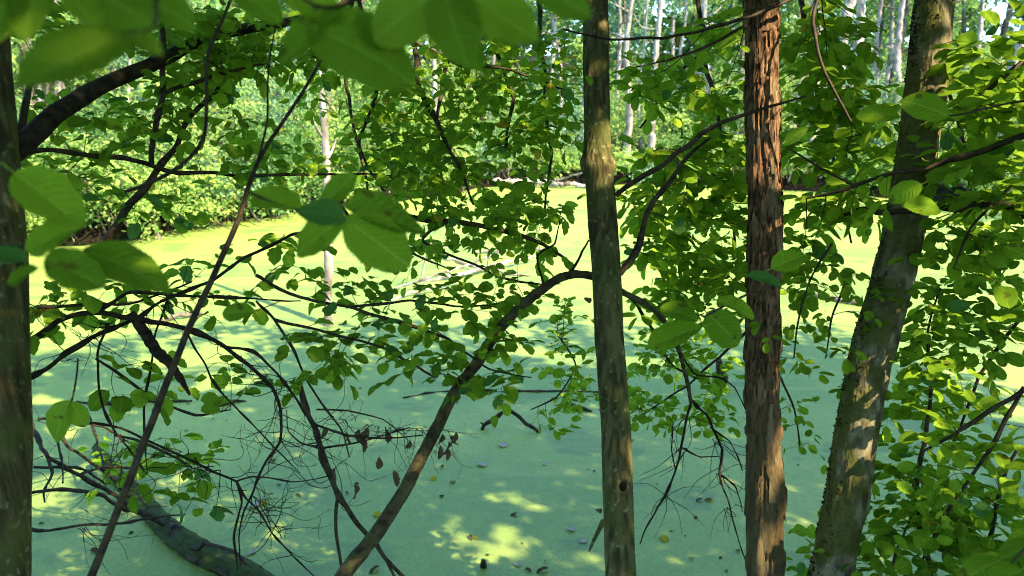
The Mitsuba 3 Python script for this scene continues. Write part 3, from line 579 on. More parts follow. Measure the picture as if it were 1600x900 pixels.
for k in range(26):                                                    # the small green shoots on the log
    b = near_points(logp, .05)[int(r.integers(2, 22)), :3] + UP * .08
    d = unit(r.normal(0, 1, 3) * (1, 1, .3) + UP * .5)
    add_leaf(log, 'small', 'leaf_mid', leaf_matrix(b + d * .05 + r.normal(0, .06, 3), d, unit(UP + r.normal(0, .4, 3)), r.uniform(.06, .10)), r)

# dead standing trunks in the water
snag = thing('dead_trunk', 'pale dead trunk standing in the water left of centre', 'dead tree')
part(snag, 'trunk', mikit.ply(tube([(-2.147,8.567,-0.383,0.0531),(-2.163,8.645,-0.05,0.0531),(-2.178,8.706,0.208,0.0493),(-2.178,8.811,0.651,0.0493),(-2.185,8.933,1.168,0.0493),(-2.193,9.038,1.611,0.0455),(-2.216,9.143,2.054,0.0417),(-2.239,9.23,2.423,0.0379),(-2.261,9.3,2.719,0.0266),(-2.276,9.352,2.94,0.0114)], 14, .04, .35, 2, lambda th, s, p: .02 * (cyl_noise(th, s, 3, 3, 4) - .5)), 'mat_bark_pale', smooth=True))
for k, q in enumerate([[(-2.223,9.169,2.165,0.0228),(-2.281,9.093,2.278,0.0188),(-2.315,9.021,2.411,0.0111)], [(-2.201,9.108,1.906,0.019),(-2.148,9.241,2.034,0.0153),(-2.102,9.272,2.169,0.0077)]]):
    part(snag, 'stub', mikit.ply(tube(q, 6, .04, .8, k), 'mat_bark_pale', smooth=True))
post = thing('stump_post', 'dark broken stump standing out of the water between the middle and red trunks', 'stump')
part(post, 'trunk', mikit.ply(tube([(1.997,6.749,-0.05,0.0452),(1.98,6.725,0.01,0.045),(1.902,6.541,0.177,0.0407),(1.891,6.557,0.245,0.0349),(1.885,6.568,0.29,0.0145)], 10, .03, .5, 2, lambda th, s, p: .012 * (cyl_noise(th, s, 3, 8, 4) - .5)), 'mat_bark_dark', smooth=True))

# sticks and floating logs
def stick(label, paths, mat='mat_bark_dark', name='floating_stick', group=None):
    k = thing(name, label, 'stick', group)
    for n, q in enumerate(paths):
        part(k, 'stem', mikit.ply(tube(q, 8, .03, 1.3, len(scene), knots=.4), mat, smooth=True))
stick('bent dark stick poking up like a roof from the shaded water, centre', [[(-0.24,5.641,0,0.0102),(-0.221,5.673,0.03,0.0154),(-0.143,5.661,0.09,0.0153),(-0.026,5.699,0.14,0.0154),(0.061,5.664,0.1,0.0153),(0.162,5.59,0.05,0.0152),(0.213,5.592,0,0.0101)], [(-0.221,5.673,0.03,0.0103),(-0.251,5.655,0.06,0.0051)]])
stick('long dark log floating level behind the arched branch', [[(-0.965,6.33,0,0.0114),(-0.723,6.455,0,0.0145),(-0.408,6.508,0.004,0.0146),(0,6.486,0,0.0145),(0.407,6.492,0.004,0.0145),(0.782,6.47,0,0.0116),(1.065,6.423,0,0.0115)]], name='floating_log')
stick('short dark stick floating left of the middle trunk', [[(0.436,6.224,0,0.0112),(0.522,6.114,0.015,0.0165),(0.608,6.029,0.015,0.0136),(0.678,6.023,0,0.0081)]])
stick('dark forked stick floating in front of the left bushes', [[(-2.611,6.065,0,0.0109),(-2.508,6.131,0.02,0.0193),(-2.412,6.219,0.02,0.0168),(-2.331,6.254,0,0.0084)], [(-2.508,6.131,0.02,0.0138),(-2.502,6.219,0.02,0.0112),(-2.651,6.284,0,0.0085)]])
stick('thin dark stick floating on the left water near the standing twigs', [[(-3.811,6.239,0,0.014),(-3.432,6.16,0.02,0.0194),(-3.113,6.189,0.02,0.0167),(-2.808,6.254,0,0.0112)]])
for k, (lab, q) in enumerate([
    ('pale stick lying in the sunlit duckweed, nearest of the far brush pile', [(-1.378,10.989,0,0.019),(-0.96,11.115,0.05,0.0288),(-0.4,11.63,0.08,0.03),(0.372,12.375,0.12,0.0212)]),
    ('pale stick crossing the far brush pile to the right', [(-1.143,12.109,0.15,0.0156),(-0.821,11.937,0.1,0.0256),(-0.299,11.578,0.05,0.0249),(0.294,11.342,0,0.0147)]),
    ('pale upright twig at the left of the far brush pile', [(-1.32,10.737,0,0.0139),(-1.296,10.735,0.2,0.0139),(-1.207,10.66,0.45,0.0137),(-1.125,10.29,0.7,0.0088)]),
    ('low pale stick at the back of the far brush pile', [(-0.678,13.194,0.02,0.017),(-0.114,13.344,0.05,0.0228),(0.566,13.219,0.05,0.0226),(0.9,13.118,0,0.0112)]),
    ('pale curved stick on the sunlit duckweed left of the brush pile', [(-1.625,9.832,0,0.0128),(-1.397,10.061,0.05,0.0175),(-1.07,10.287,0.05,0.0178),(-0.728,10.497,0,0.0091)]),
    ('long pale stick reaching out of the far duckweed', [(-1.683,10.497,0,0.0136),(-0.984,10.374,0.25,0.0179),(-0.498,10.536,0.4,0.0181),(0,10.599,0.6,0.0091)]),
    ('grey stick floating far out beneath the hanging leaves', [(-2.736,13.301,0,0.0171),(-2.315,13.526,0.04,0.0232),(-1.769,13.79,0.04,0.0236),(-1.187,13.879,0,0.0119)]),
    ('pale stick leaning at the far shore left of the middle trunk', [(0.735,24.994,0,0.021),(1.24,24.641,0.2,0.031),(1.826,24.227,0.4,0.0304),(2.282,23.739,0.6,0.0198)]),
    ('pale fallen trunk at the foot of the far shore', [(-0.604,23.998,0.3,0.0503),(0.413,24.641,0.2,0.0723),(1.653,24.617,0.12,0.0723),(2.572,24.494,0.05,0.0514)])]):
    stick(lab, [q], 'mat_bark_pale')
stick('grey log floating in the sun and shade at the right', [[(3.826,10.38,0,0.0225),(4.123,9.996,0.03,0.0304),(4.449,9.646,0.03,0.0294),(4.699,9.368,0,0.0204)]], 'mat_bark_far', 'floating_log')
stick('grey branch half sunk in the left dapples', [[(-4.289,8.662,0,0.019),(-4.146,8.808,0.03,0.027),(-3.983,8.975,0.04,0.0274),(-3.825,9.121,0,0.0159)]], 'mat_bark_far', 'floating_log')

# small leaves floating on the duckweed
FLOAT = [('pale leaf', 'leaf_pale', 'small pale bleached leaf floating on the green duckweed', 'pale leaves on the water', [(-0.074,5.391,0.044),(-0.241,5.057,0.042),(0.043,3.779,0.025),(0.341,4.186,0.031),(0.391,4.038,0.03),(0.07,3.666,0.028),(0.232,5.057,0.023),(-1.643,4.415,0.041),(-1.516,3.892,0.026)]),
         ('yellow leaf', 'leaf_yellow', 'yellow fallen leaf floating on the green duckweed', 'yellow leaves on the water', [(0.899,4.093,0.038),(-0.536,4.85,0.036),(-0.21,4.058,0.019),(-0.873,4.36,0.032),(-1.637,4.448,0.037),(1.284,4.538,0.025)]),
         ('brown leaf', 'leaf_brown', 'brown curled leaf floating on the green duckweed', 'brown leaves on the water', [(-0.407,4.739,0.035),(-0.492,4.966,0.032),(-0.258,4.093,0.027),(0.032,4.352,0.032),(-2.445,3.931,0.037),(-0.745,3.773,0.039),(0.2,3.755,0.039),(1.248,4.53,0.029),(1.309,4.522,0.025),(-1.434,4.581,0.025),(1.564,3.905,0.03),(-1.721,5.077,0.033),(-1.593,4.712,0.022),(0.071,3.743,0.025),(-1.113,4.624,0.021),(1.313,3.918,0.022)]),]
r = np.random.default_rng(41)
for nm, mat, lab, grp, spots in FLOAT:
    for (x, y, rad) in spots:
        v, f, uv, d = LEAVES['withered' if mat == 'leaf_brown' else 'small'][int(r.integers(2))]
        a = r.uniform(0, 6.28); k = numbered('floating_leaf')
        scene[k] = {**d, 'bsdf': {'type': 'ref', 'id': mat}, 'to_world': T4(leaf_matrix((x, y, .007), (math.cos(a), math.sin(a), .1), (r.normal(0, .08), r.normal(0, .08), 1), rad * 1.9))}
        labels[k] = {'label': lab, 'category': 'leaf', 'group': grp}
stone = thing('stump_post', 'small black stump tip showing at the bottom edge of the water', 'stump')
part(stone, 'trunk', mikit.ply(tube([(-0.159,3.8,-0.03,0.018),(-0.158,3.779,0,0.0197),(-0.16,3.761,0.04,0.016),(-0.164,3.761,0.06,0.0053)], 9, .012, .5, 2), 'mat_bark_dark', smooth=True))

# ------------------------------------------------------------------ the leafy branches between the lens and the pond
HZ = {'leaf_yellow': .010, 'leaf_deep': .5, 'leaf_mid': .4, 'leaf_fresh': .06, 'leaf_waxy': .06}
BE = {'leaf_yellow': .004, 'leaf_deep': .40, 'leaf_mid': .46, 'leaf_fresh': .09, 'leaf_waxy': .05}
G = 'leafy branches hanging in front of the pond'
def lb(label): return thing('leafy_branch', label, 'branch', None)

leafy(lb('dark twiggy hazel boughs with small leaves across the upper left'),
      [[(-1.232,1.875,2.39,0.007),(-1.153,1.928,2.395,0.0064),(-1.113,2.025,2.375,0.0067),(-1.045,2.123,2.351,0.0071),(-0.965,2.219,2.322,0.0065),(-0.812,2.366,2.293,0.0059),(-0.661,2.468,2.29,0.0052),(-0.506,2.52,2.294,0.0032),(-0.395,2.618,2.273,0.0022)],
       [(-1.178,2.173,2.127,0.0121),(-1.085,2.203,2.256,0.0102),(-1.039,2.22,2.33,0.0093),(-0.967,2.299,2.444,0.0076),(-0.931,2.37,2.529,0.0068),(-0.872,2.438,2.6,0.005),(-0.809,2.501,2.647,0.003)],
       [(-0.997,2.123,2.351,0.0071),(-0.974,2.166,2.534,0.008),(-0.994,2.207,2.621,0.008),(-0.988,2.262,2.725,0.0073),(-0.991,2.342,2.842,0.0065)], [(-0.97,2.167,2.537,0.0053),(-0.906,2.227,2.573,0.0054),(-0.816,2.286,2.608,0.0046),(-0.737,2.394,2.631,0.0029)], [(-1.204,1.887,2.439,0.0094),(-1.217,1.96,2.531,0.008),(-1.23,2.023,2.583,0.0066),(-1.231,2.09,2.647,0.0042)]],
      [(-1.261,2.316,2.734,0.204,0.35,0.065,10),(-0.89,2.316,2.734,0.223,0.35,0.083,14),(-1.15,2.256,2.481,0.223,0.35,0.093,12),(-0.93,2.338,2.61,0.209,0.3,0.095,12),(-0.769,2.503,2.657,0.182,0.3,0.121,11),(-0.911,2.343,2.414,0.213,0.3,0.078,7),(-1.257,2.117,2.327,0.106,0.3,0.053,4),(-0.759,2.532,2.345,0.169,0.3,0.063,5),(-1.105,2.296,2.216,0.155,0.3,0.058,3)], 'hazel', .054, HZ, 201, dens=3.0, node=.042, cap=280)
leafy(lb('leafy hazel bough hanging in a dense curtain left of the middle trunk'),
      [[(-0.455,2.884,2.964,0.0114),(-0.357,2.779,2.738,0.0101),(-0.307,2.687,2.563,0.0088),(-0.241,2.656,2.435,0.0077),(-0.175,2.626,2.307,0.0055),(-0.132,2.596,2.179,0.0033)], [(-0.546,2.879,2.942,0.0091),(-0.492,2.769,2.695,0.0078),(-0.469,2.733,2.543,0.0067),(-0.536,2.697,2.39,0.0056),(-0.438,2.606,2.222,0.0033)], [(-0.046,2.884,2.964,0.0102),(-0.068,2.832,2.743,0.008),(0,2.785,2.543,0.0068),(-0.023,2.743,2.366,0.0046)], [(-0.357,2.779,2.738,0.0067),(-0.175,2.707,2.649,0.0055),(0,2.702,2.627,0.0044),(0.175,2.687,2.563,0.0022)]],
      [(-0.57,2.692,2.585,0.153,0.3,0.153,12),(-0.395,2.697,2.606,0.132,0.3,0.153,14),(-0.351,2.646,2.393,0.175,0.3,0.11,16),(-0.156,2.733,2.543,0.156,0.3,0.156,18),(-0.219,2.621,2.286,0.175,0.3,0.088,12),(0,2.806,2.632,0.159,0.3,0.182,17),(0.091,2.759,2.433,0.137,0.3,0.159,13),(-0.046,2.722,2.278,0.137,0.3,0.091,8),(-0.658,2.727,2.734,0.132,0.3,0.11,10),(0.159,2.806,2.632,0.102,0.3,0.159,9),(-0.438,2.624,2.297,0.132,0.3,0.088,8),(-0.091,2.832,2.743,0.205,0.3,0.091,9)], 'hazel', .050, {**HZ, 'leaf_mid': .5}, 202, dens=2.4, node=.040, cap=290)
leafy(lb('twiggy branch with lobed dull leaves reaching right over the sunlit duckweed'),
      [[(-0.556,2.748,2.172,0.0104),(-0.394,2.739,2.134,0.0116),(-0.232,2.732,2.102,0.0104),(-0.093,2.729,2.088,0.0093),(0.023,2.723,2.066,0.0081),(0.116,2.715,2.03,0.007),(0.209,2.698,1.958,0.0046)], [(-0.232,2.732,2.102,0.007),(-0.325,2.718,2.043,0.0058),(-0.185,2.7,1.969,0.0046),(-0.046,2.686,1.908,0.0046),(0.116,2.679,1.879,0.0023)], [(-0.649,2.756,2.206,0.0081),(-0.556,2.724,2.07,0.0058),(-0.371,2.706,1.991,0.0046),(-0.232,2.692,1.935,0.0023)]],
      [(-0.371,2.746,2.161,0.185,0.2,0.058,10),(-0.139,2.74,2.138,0.185,0.2,0.07,10),(-0.232,2.708,2.003,0.209,0.2,0.07,8),(0,2.74,2.138,0.139,0.2,0.081,9),(0.114,2.69,2.145,0.102,0.2,0.068,8),(-0.464,2.706,1.991,0.139,0.2,0.07,4),(0,2.703,1.98,0.139,0.2,0.07,6)], 'hazel', .056, HZ, 203, dens=1.7, node=.045, cap=220, tilt=.55, droop=.35, bare=.15)
leafy(lb('thin spray of ragged dark leaves spread level above the arched branch'),
      [[(-0.843,2.443,1.966,0.0063),(-0.696,2.427,1.9,0.0053),(-0.548,2.418,1.863,0.0053),(-0.379,2.409,1.822,0.0053),(-0.211,2.394,1.761,0.0042),(-0.084,2.372,1.668,0.0032),(0.063,2.365,1.638,0.0021)], [(-0.78,2.409,1.822,0.0053),(-0.578,2.351,1.796,0.0041),(-0.413,2.339,1.745,0.0041),(-0.243,2.27,1.672,0.003)], [(-0.548,2.418,1.863,0.0042),(-0.351,2.52,1.859,0.0044),(-0.159,2.612,1.812,0.0034),(0.046,2.666,1.822,0.0023)]],
      [(-0.767,2.535,1.923,0.132,0.25,0.044,5),(-0.526,2.525,1.881,0.175,0.3,0.048,9),(-0.246,2.571,1.858,0.201,0.3,0.056,12),(0,2.625,1.868,0.137,0.25,0.057,7),(-0.59,2.399,1.781,0.148,0.3,0.046,8),(-0.337,2.394,1.761,0.19,0.3,0.053,13),(-0.088,2.5,1.774,0.132,0.3,0.055,9),(-0.506,2.375,1.679,0.148,0.3,0.053,6),(-0.232,2.365,1.638,0.126,0.3,0.046,6),(-0.021,2.358,1.607,0.084,0.2,0.038,4),(-0.632,2.365,1.638,0.105,0.2,0.046,4),(-0.086,2.425,1.673,0.15,0.2,0.043,6)], 'hazel', .058, {'leaf_deep': .65, 'leaf_mid': .25, 'leaf_waxy': .1}, 204, dens=1.6, node=.05, cap=260, tilt=.22, droop=.12)
leafy(lb('few dark leaves on fine twigs around the bare left branches'),
      [[(-1.31,2.031,1.965,0.0053),(-1.243,2.13,1.949,0.0046),(-1.125,2.229,1.933,0.0039),(-1.012,2.34,1.968,0.003)], [(-1.206,2.094,1.795,0.0037),(-1.125,2.167,1.669,0.0039),(-1.012,2.243,1.554,0.004),(-0.927,2.341,1.535,0.0021)], [(-1.255,2.229,1.495,0.004),(-1.133,2.219,1.456,0.004),(-1.012,2.205,1.396,0.003)]],
      [(-1.28,2.137,1.976,0.13,0.2,0.037,7),(-1.133,2.345,1.987,0.142,0.3,0.051,6),(-0.951,2.326,1.908,0.121,0.2,0.04,4),(-1.222,2.225,1.914,0.155,0.2,0.048,6),(-1.125,2.167,1.669,0.097,0.2,0.058,4),(-0.843,2.462,2.048,0.126,0.2,0.053,5),(-1.113,2.21,1.416,0.142,0.3,0.071,8),(-1.012,2.201,1.377,0.081,0.2,0.04,4),(-1.144,2.189,1.763,0.058,0.2,0.039,2),(-0.951,2.27,1.672,0.081,0.2,0.061,2),(-0.809,2.266,1.652,0.061,0.2,0.04,2)], 'hazel', .062, HZ, 205, dens=1.7, node=.055, cap=160, tilt=.3)
leafy(lb('bough with broad mid-green leaves between the middle and red trunks'),
      [[(0.361,2.492,1.959,0.0118),(0.398,2.509,2.028,0.0107),(0.428,2.516,2.103,0.0096),(0.472,2.52,2.206,0.0085),(0.516,2.514,2.269,0.0074),(0.56,2.508,2.328,0.0063),(0.627,2.445,2.411,0.004)], [(0.339,2.483,2.223,0.0084),(0.438,2.467,2.286,0.0083),(0.547,2.459,2.384,0.0082),(0.668,2.459,2.468,0.0071),(0.783,2.446,2.503,0.005),(0.915,2.434,2.538,0.003)],
       [(0.155,2.419,2.735,0.0029),(0.317,2.464,2.708,0.004),(0.486,2.519,2.724,0.0051),(0.592,2.544,2.742,0.0051),(0.744,2.585,2.785,0.0062),(0.949,2.656,2.868,0.0074)], [(0.754,2.579,2.761,0.0052),(0.607,2.51,2.686,0.0051),(0.476,2.449,2.644,0.003),(0.368,2.392,2.622,0.0019)]],
      [(0.64,3.012,2.547,0.172,0.25,0.074,9),(0.763,3.063,2.763,0.123,0.25,0.074,6),(0.492,3.023,2.595,0.098,0.2,0.123,7),(0.566,2.955,2.307,0.148,0.25,0.098,12),(0.763,2.955,2.307,0.148,0.3,0.123,16),(0.64,2.91,2.116,0.148,0.3,0.098,14),(0.812,2.91,2.116,0.135,0.3,0.123,16),(0.591,2.87,1.948,0.148,0.3,0.098,12),(0.788,2.859,1.9,0.135,0.3,0.111,15),(0.566,2.83,1.78,0.148,0.25,0.074,7),(0.812,2.825,1.756,0.123,0.25,0.074,8),(0.468,2.91,2.116,0.098,0.25,0.148,6),(0.788,3.006,2.523,0.098,0.2,0.098,7)], 'beech', 0.066, BE, 206, dens=2.1, node=.036, cap=290, tilt=.45, hidden_stems=[[(0.578,2.456,2.238,0.0041),(0.62,2.418,2.077,0.0041),(0.59,2.428,1.904,0.0032)]])
leafy(lb('airy low spray of small light leaves between the middle and red trunks'),
      [[(0.452,2.815,1.804,0.0073),(0.556,2.879,1.638,0.0063),(0.653,2.945,1.482,0.0052),(0.81,2.927,1.405,0.0039)], [(0.923,2.879,1.638,0.0063),(0.836,2.951,1.507,0.0052),(0.68,2.921,1.38,0.0039),(0.523,2.897,1.278,0.0026)], [(0.171,2.783,1.666,0.0049),(0.245,2.755,1.547,0.0037),(0.171,2.727,1.428,0.0037),(0.073,2.715,1.381,0.0024)]],
      [(0.601,2.96,1.545,0.131,0.3,0.078,16),(0.784,2.945,1.482,0.157,0.3,0.105,22),(0.836,2.903,1.304,0.131,0.3,0.078,14),(0.601,2.903,1.304,0.144,0.3,0.091,18),(0.22,2.76,1.571,0.098,0.3,0.122,12),(0.22,2.794,1.714,0.073,0.3,0.098,8),(0.177,2.809,1.342,0.101,0.2,0.063,8),(0.523,2.927,1.405,0.078,0.3,0.157,10),(0.257,2.732,1.452,0.073,0.2,0.098,6)], 'small', .046, {'leaf_mid': .55, 'leaf_fresh': .3, 'leaf_deep': .15}, 207, dens=1.3, node=.03, cap=200, tilt=.4)
leafy(lb('beech bough in level tiers between the red and the leaning trunk'),
      [[(1.487,2.149,2.461,0.0097),(1.43,2.163,2.433,0.0098),(1.375,2.196,2.402,0.0091),(1.317,2.229,2.368,0.0093),(1.243,2.274,2.341,0.0076),(1.115,2.317,2.303,0.0058),(1.04,2.359,2.262,0.005),(0.931,2.401,2.224,0.003)], [(1.047,2.309,2.269,0.0039),(0.931,2.322,2.326,0.0039),(0.834,2.336,2.386,0.0029)], [(1.033,2.671,2.93,0.0074),(0.971,2.579,2.761,0.0062),(0.992,2.489,2.598,0.0051),(1.072,2.457,2.46,0.004)]],
      [(1.117,2.941,2.684,0.131,0.25,0.095,10),(1.26,2.947,2.707,0.119,0.25,0.095,7),(1.117,2.898,2.499,0.143,0.25,0.083,12),(1.284,2.892,2.476,0.131,0.25,0.095,12),(1.117,2.854,2.314,0.131,0.25,0.083,13),(1.284,2.854,2.314,0.143,0.25,0.083,13),(1.141,2.815,2.152,0.143,0.25,0.059,12),(1.113,2.396,2.204,0.101,0.25,0.051,7),(1.164,2.345,2.424,0.048,0.2,0.058,1),(1.07,2.777,1.99,0.083,0.25,0.095,8),(1.022,2.744,1.851,0.059,0.2,0.059,4),(1.213,2.919,2.592,0.143,0.2,0.071,8),(1.07,2.974,2.823,0.071,0.2,0.095,5)], 'beech', 0.072, BE, 208, dens=1.55, node=.036, cap=290, tilt=.34)
leafy(lb('dense beech bough entering from the right edge above the dark limb'),
      [[(1.629,2.412,2.707,0.0087),(1.513,2.39,2.613,0.0078),(1.416,2.372,2.537,0.0058),(1.338,2.354,2.462,0.0029)], [(1.629,2.296,2.216,0.0155),(1.551,2.287,2.178,0.0136),(1.497,2.294,2.205,0.0136),(1.428,2.313,2.199,0.0117),(1.308,2.341,2.187,0.0099),(1.214,2.39,2.176,0.0091),(1.136,2.441,2.178,0.0083),(1.092,2.488,2.159,0.0053)], [(1.629,2.328,2.348,0.0058),(1.513,2.31,2.273,0.0048),(1.396,2.283,2.16,0.0039),(1.338,2.252,2.028,0.0019)]],
      [(1.454,2.399,2.65,0.107,0.25,0.078,11),(1.474,2.363,2.499,0.107,0.25,0.068,14),(1.396,2.359,2.48,0.078,0.25,0.068,8),(1.474,2.328,2.348,0.107,0.25,0.068,15),(1.406,2.319,2.311,0.078,0.25,0.068,8),(1.474,2.301,2.235,0.107,0.25,0.058,10),(1.466,2.319,2.094,0.119,0.25,0.069,9),(1.387,2.31,2.056,0.079,0.25,0.05,5),(1.532,2.381,2.575,0.058,0.2,0.078,6),(1.545,2.314,2.075,0.079,0.2,0.079,8)], 'beech', 0.074, BE, 209, dens=1.6, node=.036, cap=280, tilt=.34)
leafy(lb('small round leaves dangling on fine twigs between the red and leaning trunks'),
      [[(1.054,2.467,2.068,0.0042),(1.01,2.491,1.955,0.0032),(0.986,2.51,1.817,0.0033),(0.965,2.475,1.667,0.0022)], [(1.096,2.438,1.945,0.0042),(1.075,2.457,1.809,0.0032),(1.053,2.427,1.683,0.0021)], [(0.992,2.649,1.534,0.0047),(1.039,2.622,1.419,0.0035),(1.062,2.589,1.281,0.0024)]],
      [(0.986,2.515,1.838,0.077,0.2,0.11,9),(1.075,2.447,1.767,0.075,0.2,0.097,9),(0.976,2.475,1.667,0.055,0.2,0.066,5),(1.033,2.447,1.986,0.084,0.2,0.074,8),(1.039,2.616,1.396,0.059,0.2,0.071,5),(1.098,2.578,1.236,0.059,0.2,0.047,3)], 'beech', .044, {'leaf_mid': .6, 'leaf_fresh': .1, 'leaf_deep': .3}, 210, dens=1.2, node=.036, cap=200, tilt=.6, droop=.5)
leafy(lb('fine leafy bough behind the reddish trunk, reaching to the leaning trunk'),
      [[(0.779,3.525,3.068,0.0111),(0.822,3.396,2.739,0.0096),(0.863,3.282,2.473,0.0081),(0.917,3.213,2.184,0.0067),(0.944,3.145,1.895,0.004)], [(1.29,3.632,3.085,0.0115),(1.319,3.546,2.722,0.01),(1.384,3.423,2.417,0.0085),(1.419,3.308,2.147,0.0056),(1.475,3.256,1.93,0.0042)], [(1.948,3.525,3.068,0.0111),(1.864,3.448,2.743,0.0083),(1.948,3.372,2.418,0.007),(2.003,3.288,2.066,0.0042)], [(0.822,3.396,2.739,0.0069),(0.648,3.307,2.578,0.0054),(0.54,3.269,2.42,0.004)]],
      [(0.621,3.3,2.552,0.135,0.3,0.162,4),(0.849,3.365,2.606,0.137,0.3,0.192,7),(0.89,3.238,2.289,0.121,0.3,0.162,8),(0.701,3.213,2.184,0.162,0.3,0.135,7),(0.89,3.158,1.948,0.135,0.3,0.135,8),(0.675,3.145,1.895,0.135,0.3,0.135,9),(1.319,3.533,2.666,0.172,0.3,0.172,8),(1.519,3.507,2.555,0.172,0.3,0.172,6),(1.356,3.403,2.334,0.169,0.3,0.141,14),(1.553,3.397,2.307,0.141,0.3,0.141,10),(1.419,3.288,2.066,0.167,0.3,0.125,12),(1.975,3.423,2.634,0.125,0.3,0.139,5),(2.031,3.352,2.337,0.139,0.3,0.139,10),(1.975,3.288,2.066,0.139,0.3,0.125,9),(0.782,3.102,1.711,0.162,0.3,0.108,8)], 'beech', .066, BE, 212, node=.036, cap=280, tilt=.4)
leafy(lb('veil of fine hazel sprays hanging over the far water left of the middle trunk'),
      [[(-0.216,3.418,3.05,0.0108),(-0.266,3.285,2.706,0.0093),(-0.314,3.167,2.423,0.0078),(-0.288,3.113,2.194,0.0052),(-0.261,3.059,1.965,0.0039)], [(0.108,3.418,3.05,0.0094),(0.133,3.267,2.628,0.008),(0.157,3.143,2.321,0.0065),(0.131,3.083,2.067,0.0039)], [(-0.648,3.418,3.05,0.0094),(-0.691,3.279,2.68,0.008),(-0.627,3.155,2.372,0.0065),(-0.575,3.089,2.092,0.0039)]],
      [(-0.627,3.137,2.296,0.157,0.3,0.131,8),(-0.418,3.119,2.219,0.157,0.3,0.131,10),(-0.209,3.101,2.143,0.157,0.3,0.118,11),(0,3.095,2.118,0.157,0.3,0.118,10),(0.17,3.107,2.168,0.105,0.3,0.157,8),(-0.261,3.053,1.939,0.209,0.3,0.078,6),(0.131,3.053,1.939,0.118,0.3,0.091,5),(-0.531,3.249,2.551,0.159,0.3,0.159,8),(-0.261,3.173,2.448,0.157,0.3,0.131,9),(0.053,3.218,2.422,0.159,0.3,0.159,10),(-0.85,3.237,2.499,0.159,0.3,0.133,7)], 'hazel', .056, {**HZ, 'leaf_mid': .6}, 213, node=.036, cap=260, tilt=.45)
bush = thing('shrub', 'dense shrub with oval leaves on upright stems in the lower right corner', 'shrub')
leafy(bush,
      [[(1.412,2.166,0.797,0.0105),(1.381,2.215,1.002,0.0095),(1.332,2.273,1.248,0.0084),(1.353,2.312,1.412,0.0074),(1.383,2.355,1.597,0.0053),(1.362,2.397,1.771,0.0042),(1.412,2.433,1.925,0.0021)], [(1.595,2.088,1.768,0.0083),(1.518,2.122,1.698,0.0076),(1.48,2.141,1.648,0.0067),(1.406,2.146,1.582,0.0058),(1.347,2.179,1.504,0.005),(1.295,2.216,1.444,0.003)], [(1.518,2.122,1.696,0.0066),(1.488,2.128,1.592,0.0058),(1.451,2.127,1.499,0.0058),(1.399,2.134,1.4,0.0049),(1.353,2.137,1.283,0.005),(1.311,2.146,1.144,0.004),(1.275,2.126,1.062,0.003)],
       [(1.707,2.418,1.863,0.0063),(1.602,2.389,1.74,0.0053),(1.539,2.365,1.638,0.0053),(1.486,2.336,1.515,0.0042),(1.433,2.302,1.371,0.0032)], [(1.477,2.08,0.865,0.0091),(1.497,2.135,1.101,0.0071),(1.538,2.182,1.298,0.0061),(1.599,2.219,1.456,0.004)], [(1.265,2.166,0.797,0.0074),(1.254,2.205,0.961,0.0063),(1.265,2.234,1.084,0.0042),(1.328,2.263,1.207,0.0021)]],
      [(1.333,2.472,1.872,0.097,0.25,0.086,9),(1.454,2.423,1.884,0.095,0.25,0.084,12),(1.57,2.375,1.896,0.103,0.25,0.093,13),(1.328,2.38,1.699,0.084,0.25,0.084,10),(1.475,2.38,1.699,0.095,0.25,0.074,9),(1.558,2.294,1.771,0.081,0.25,0.081,7),(1.328,2.336,1.515,0.105,0.25,0.084,14),(1.446,2.294,1.554,0.083,0.25,0.072,7),(1.307,2.292,1.33,0.105,0.25,0.074,14),(1.425,2.251,1.374,0.093,0.25,0.072,9),(1.526,2.164,1.439,0.069,0.25,0.089,7),(1.328,2.254,1.166,0.126,0.25,0.063,14),(1.437,2.168,1.239,0.111,0.25,0.071,12),(1.545,2.127,1.285,0.079,0.25,0.079,9),(1.265,2.224,1.043,0.126,0.25,0.053,12),(1.357,2.046,1.159,0.116,0.25,0.058,13),(1.447,1.962,1.236,0.074,0.25,0.065,10),(1.03,2.308,0.963,0.088,0.2,0.033,8),(1.117,2.215,1.002,0.084,0.2,0.032,5),(1.391,2.399,1.781,0.063,0.2,0.084,6)], 'beech', 0.06, BE, 211, dens=1.75, node=.036, cap=300, tilt=.45)

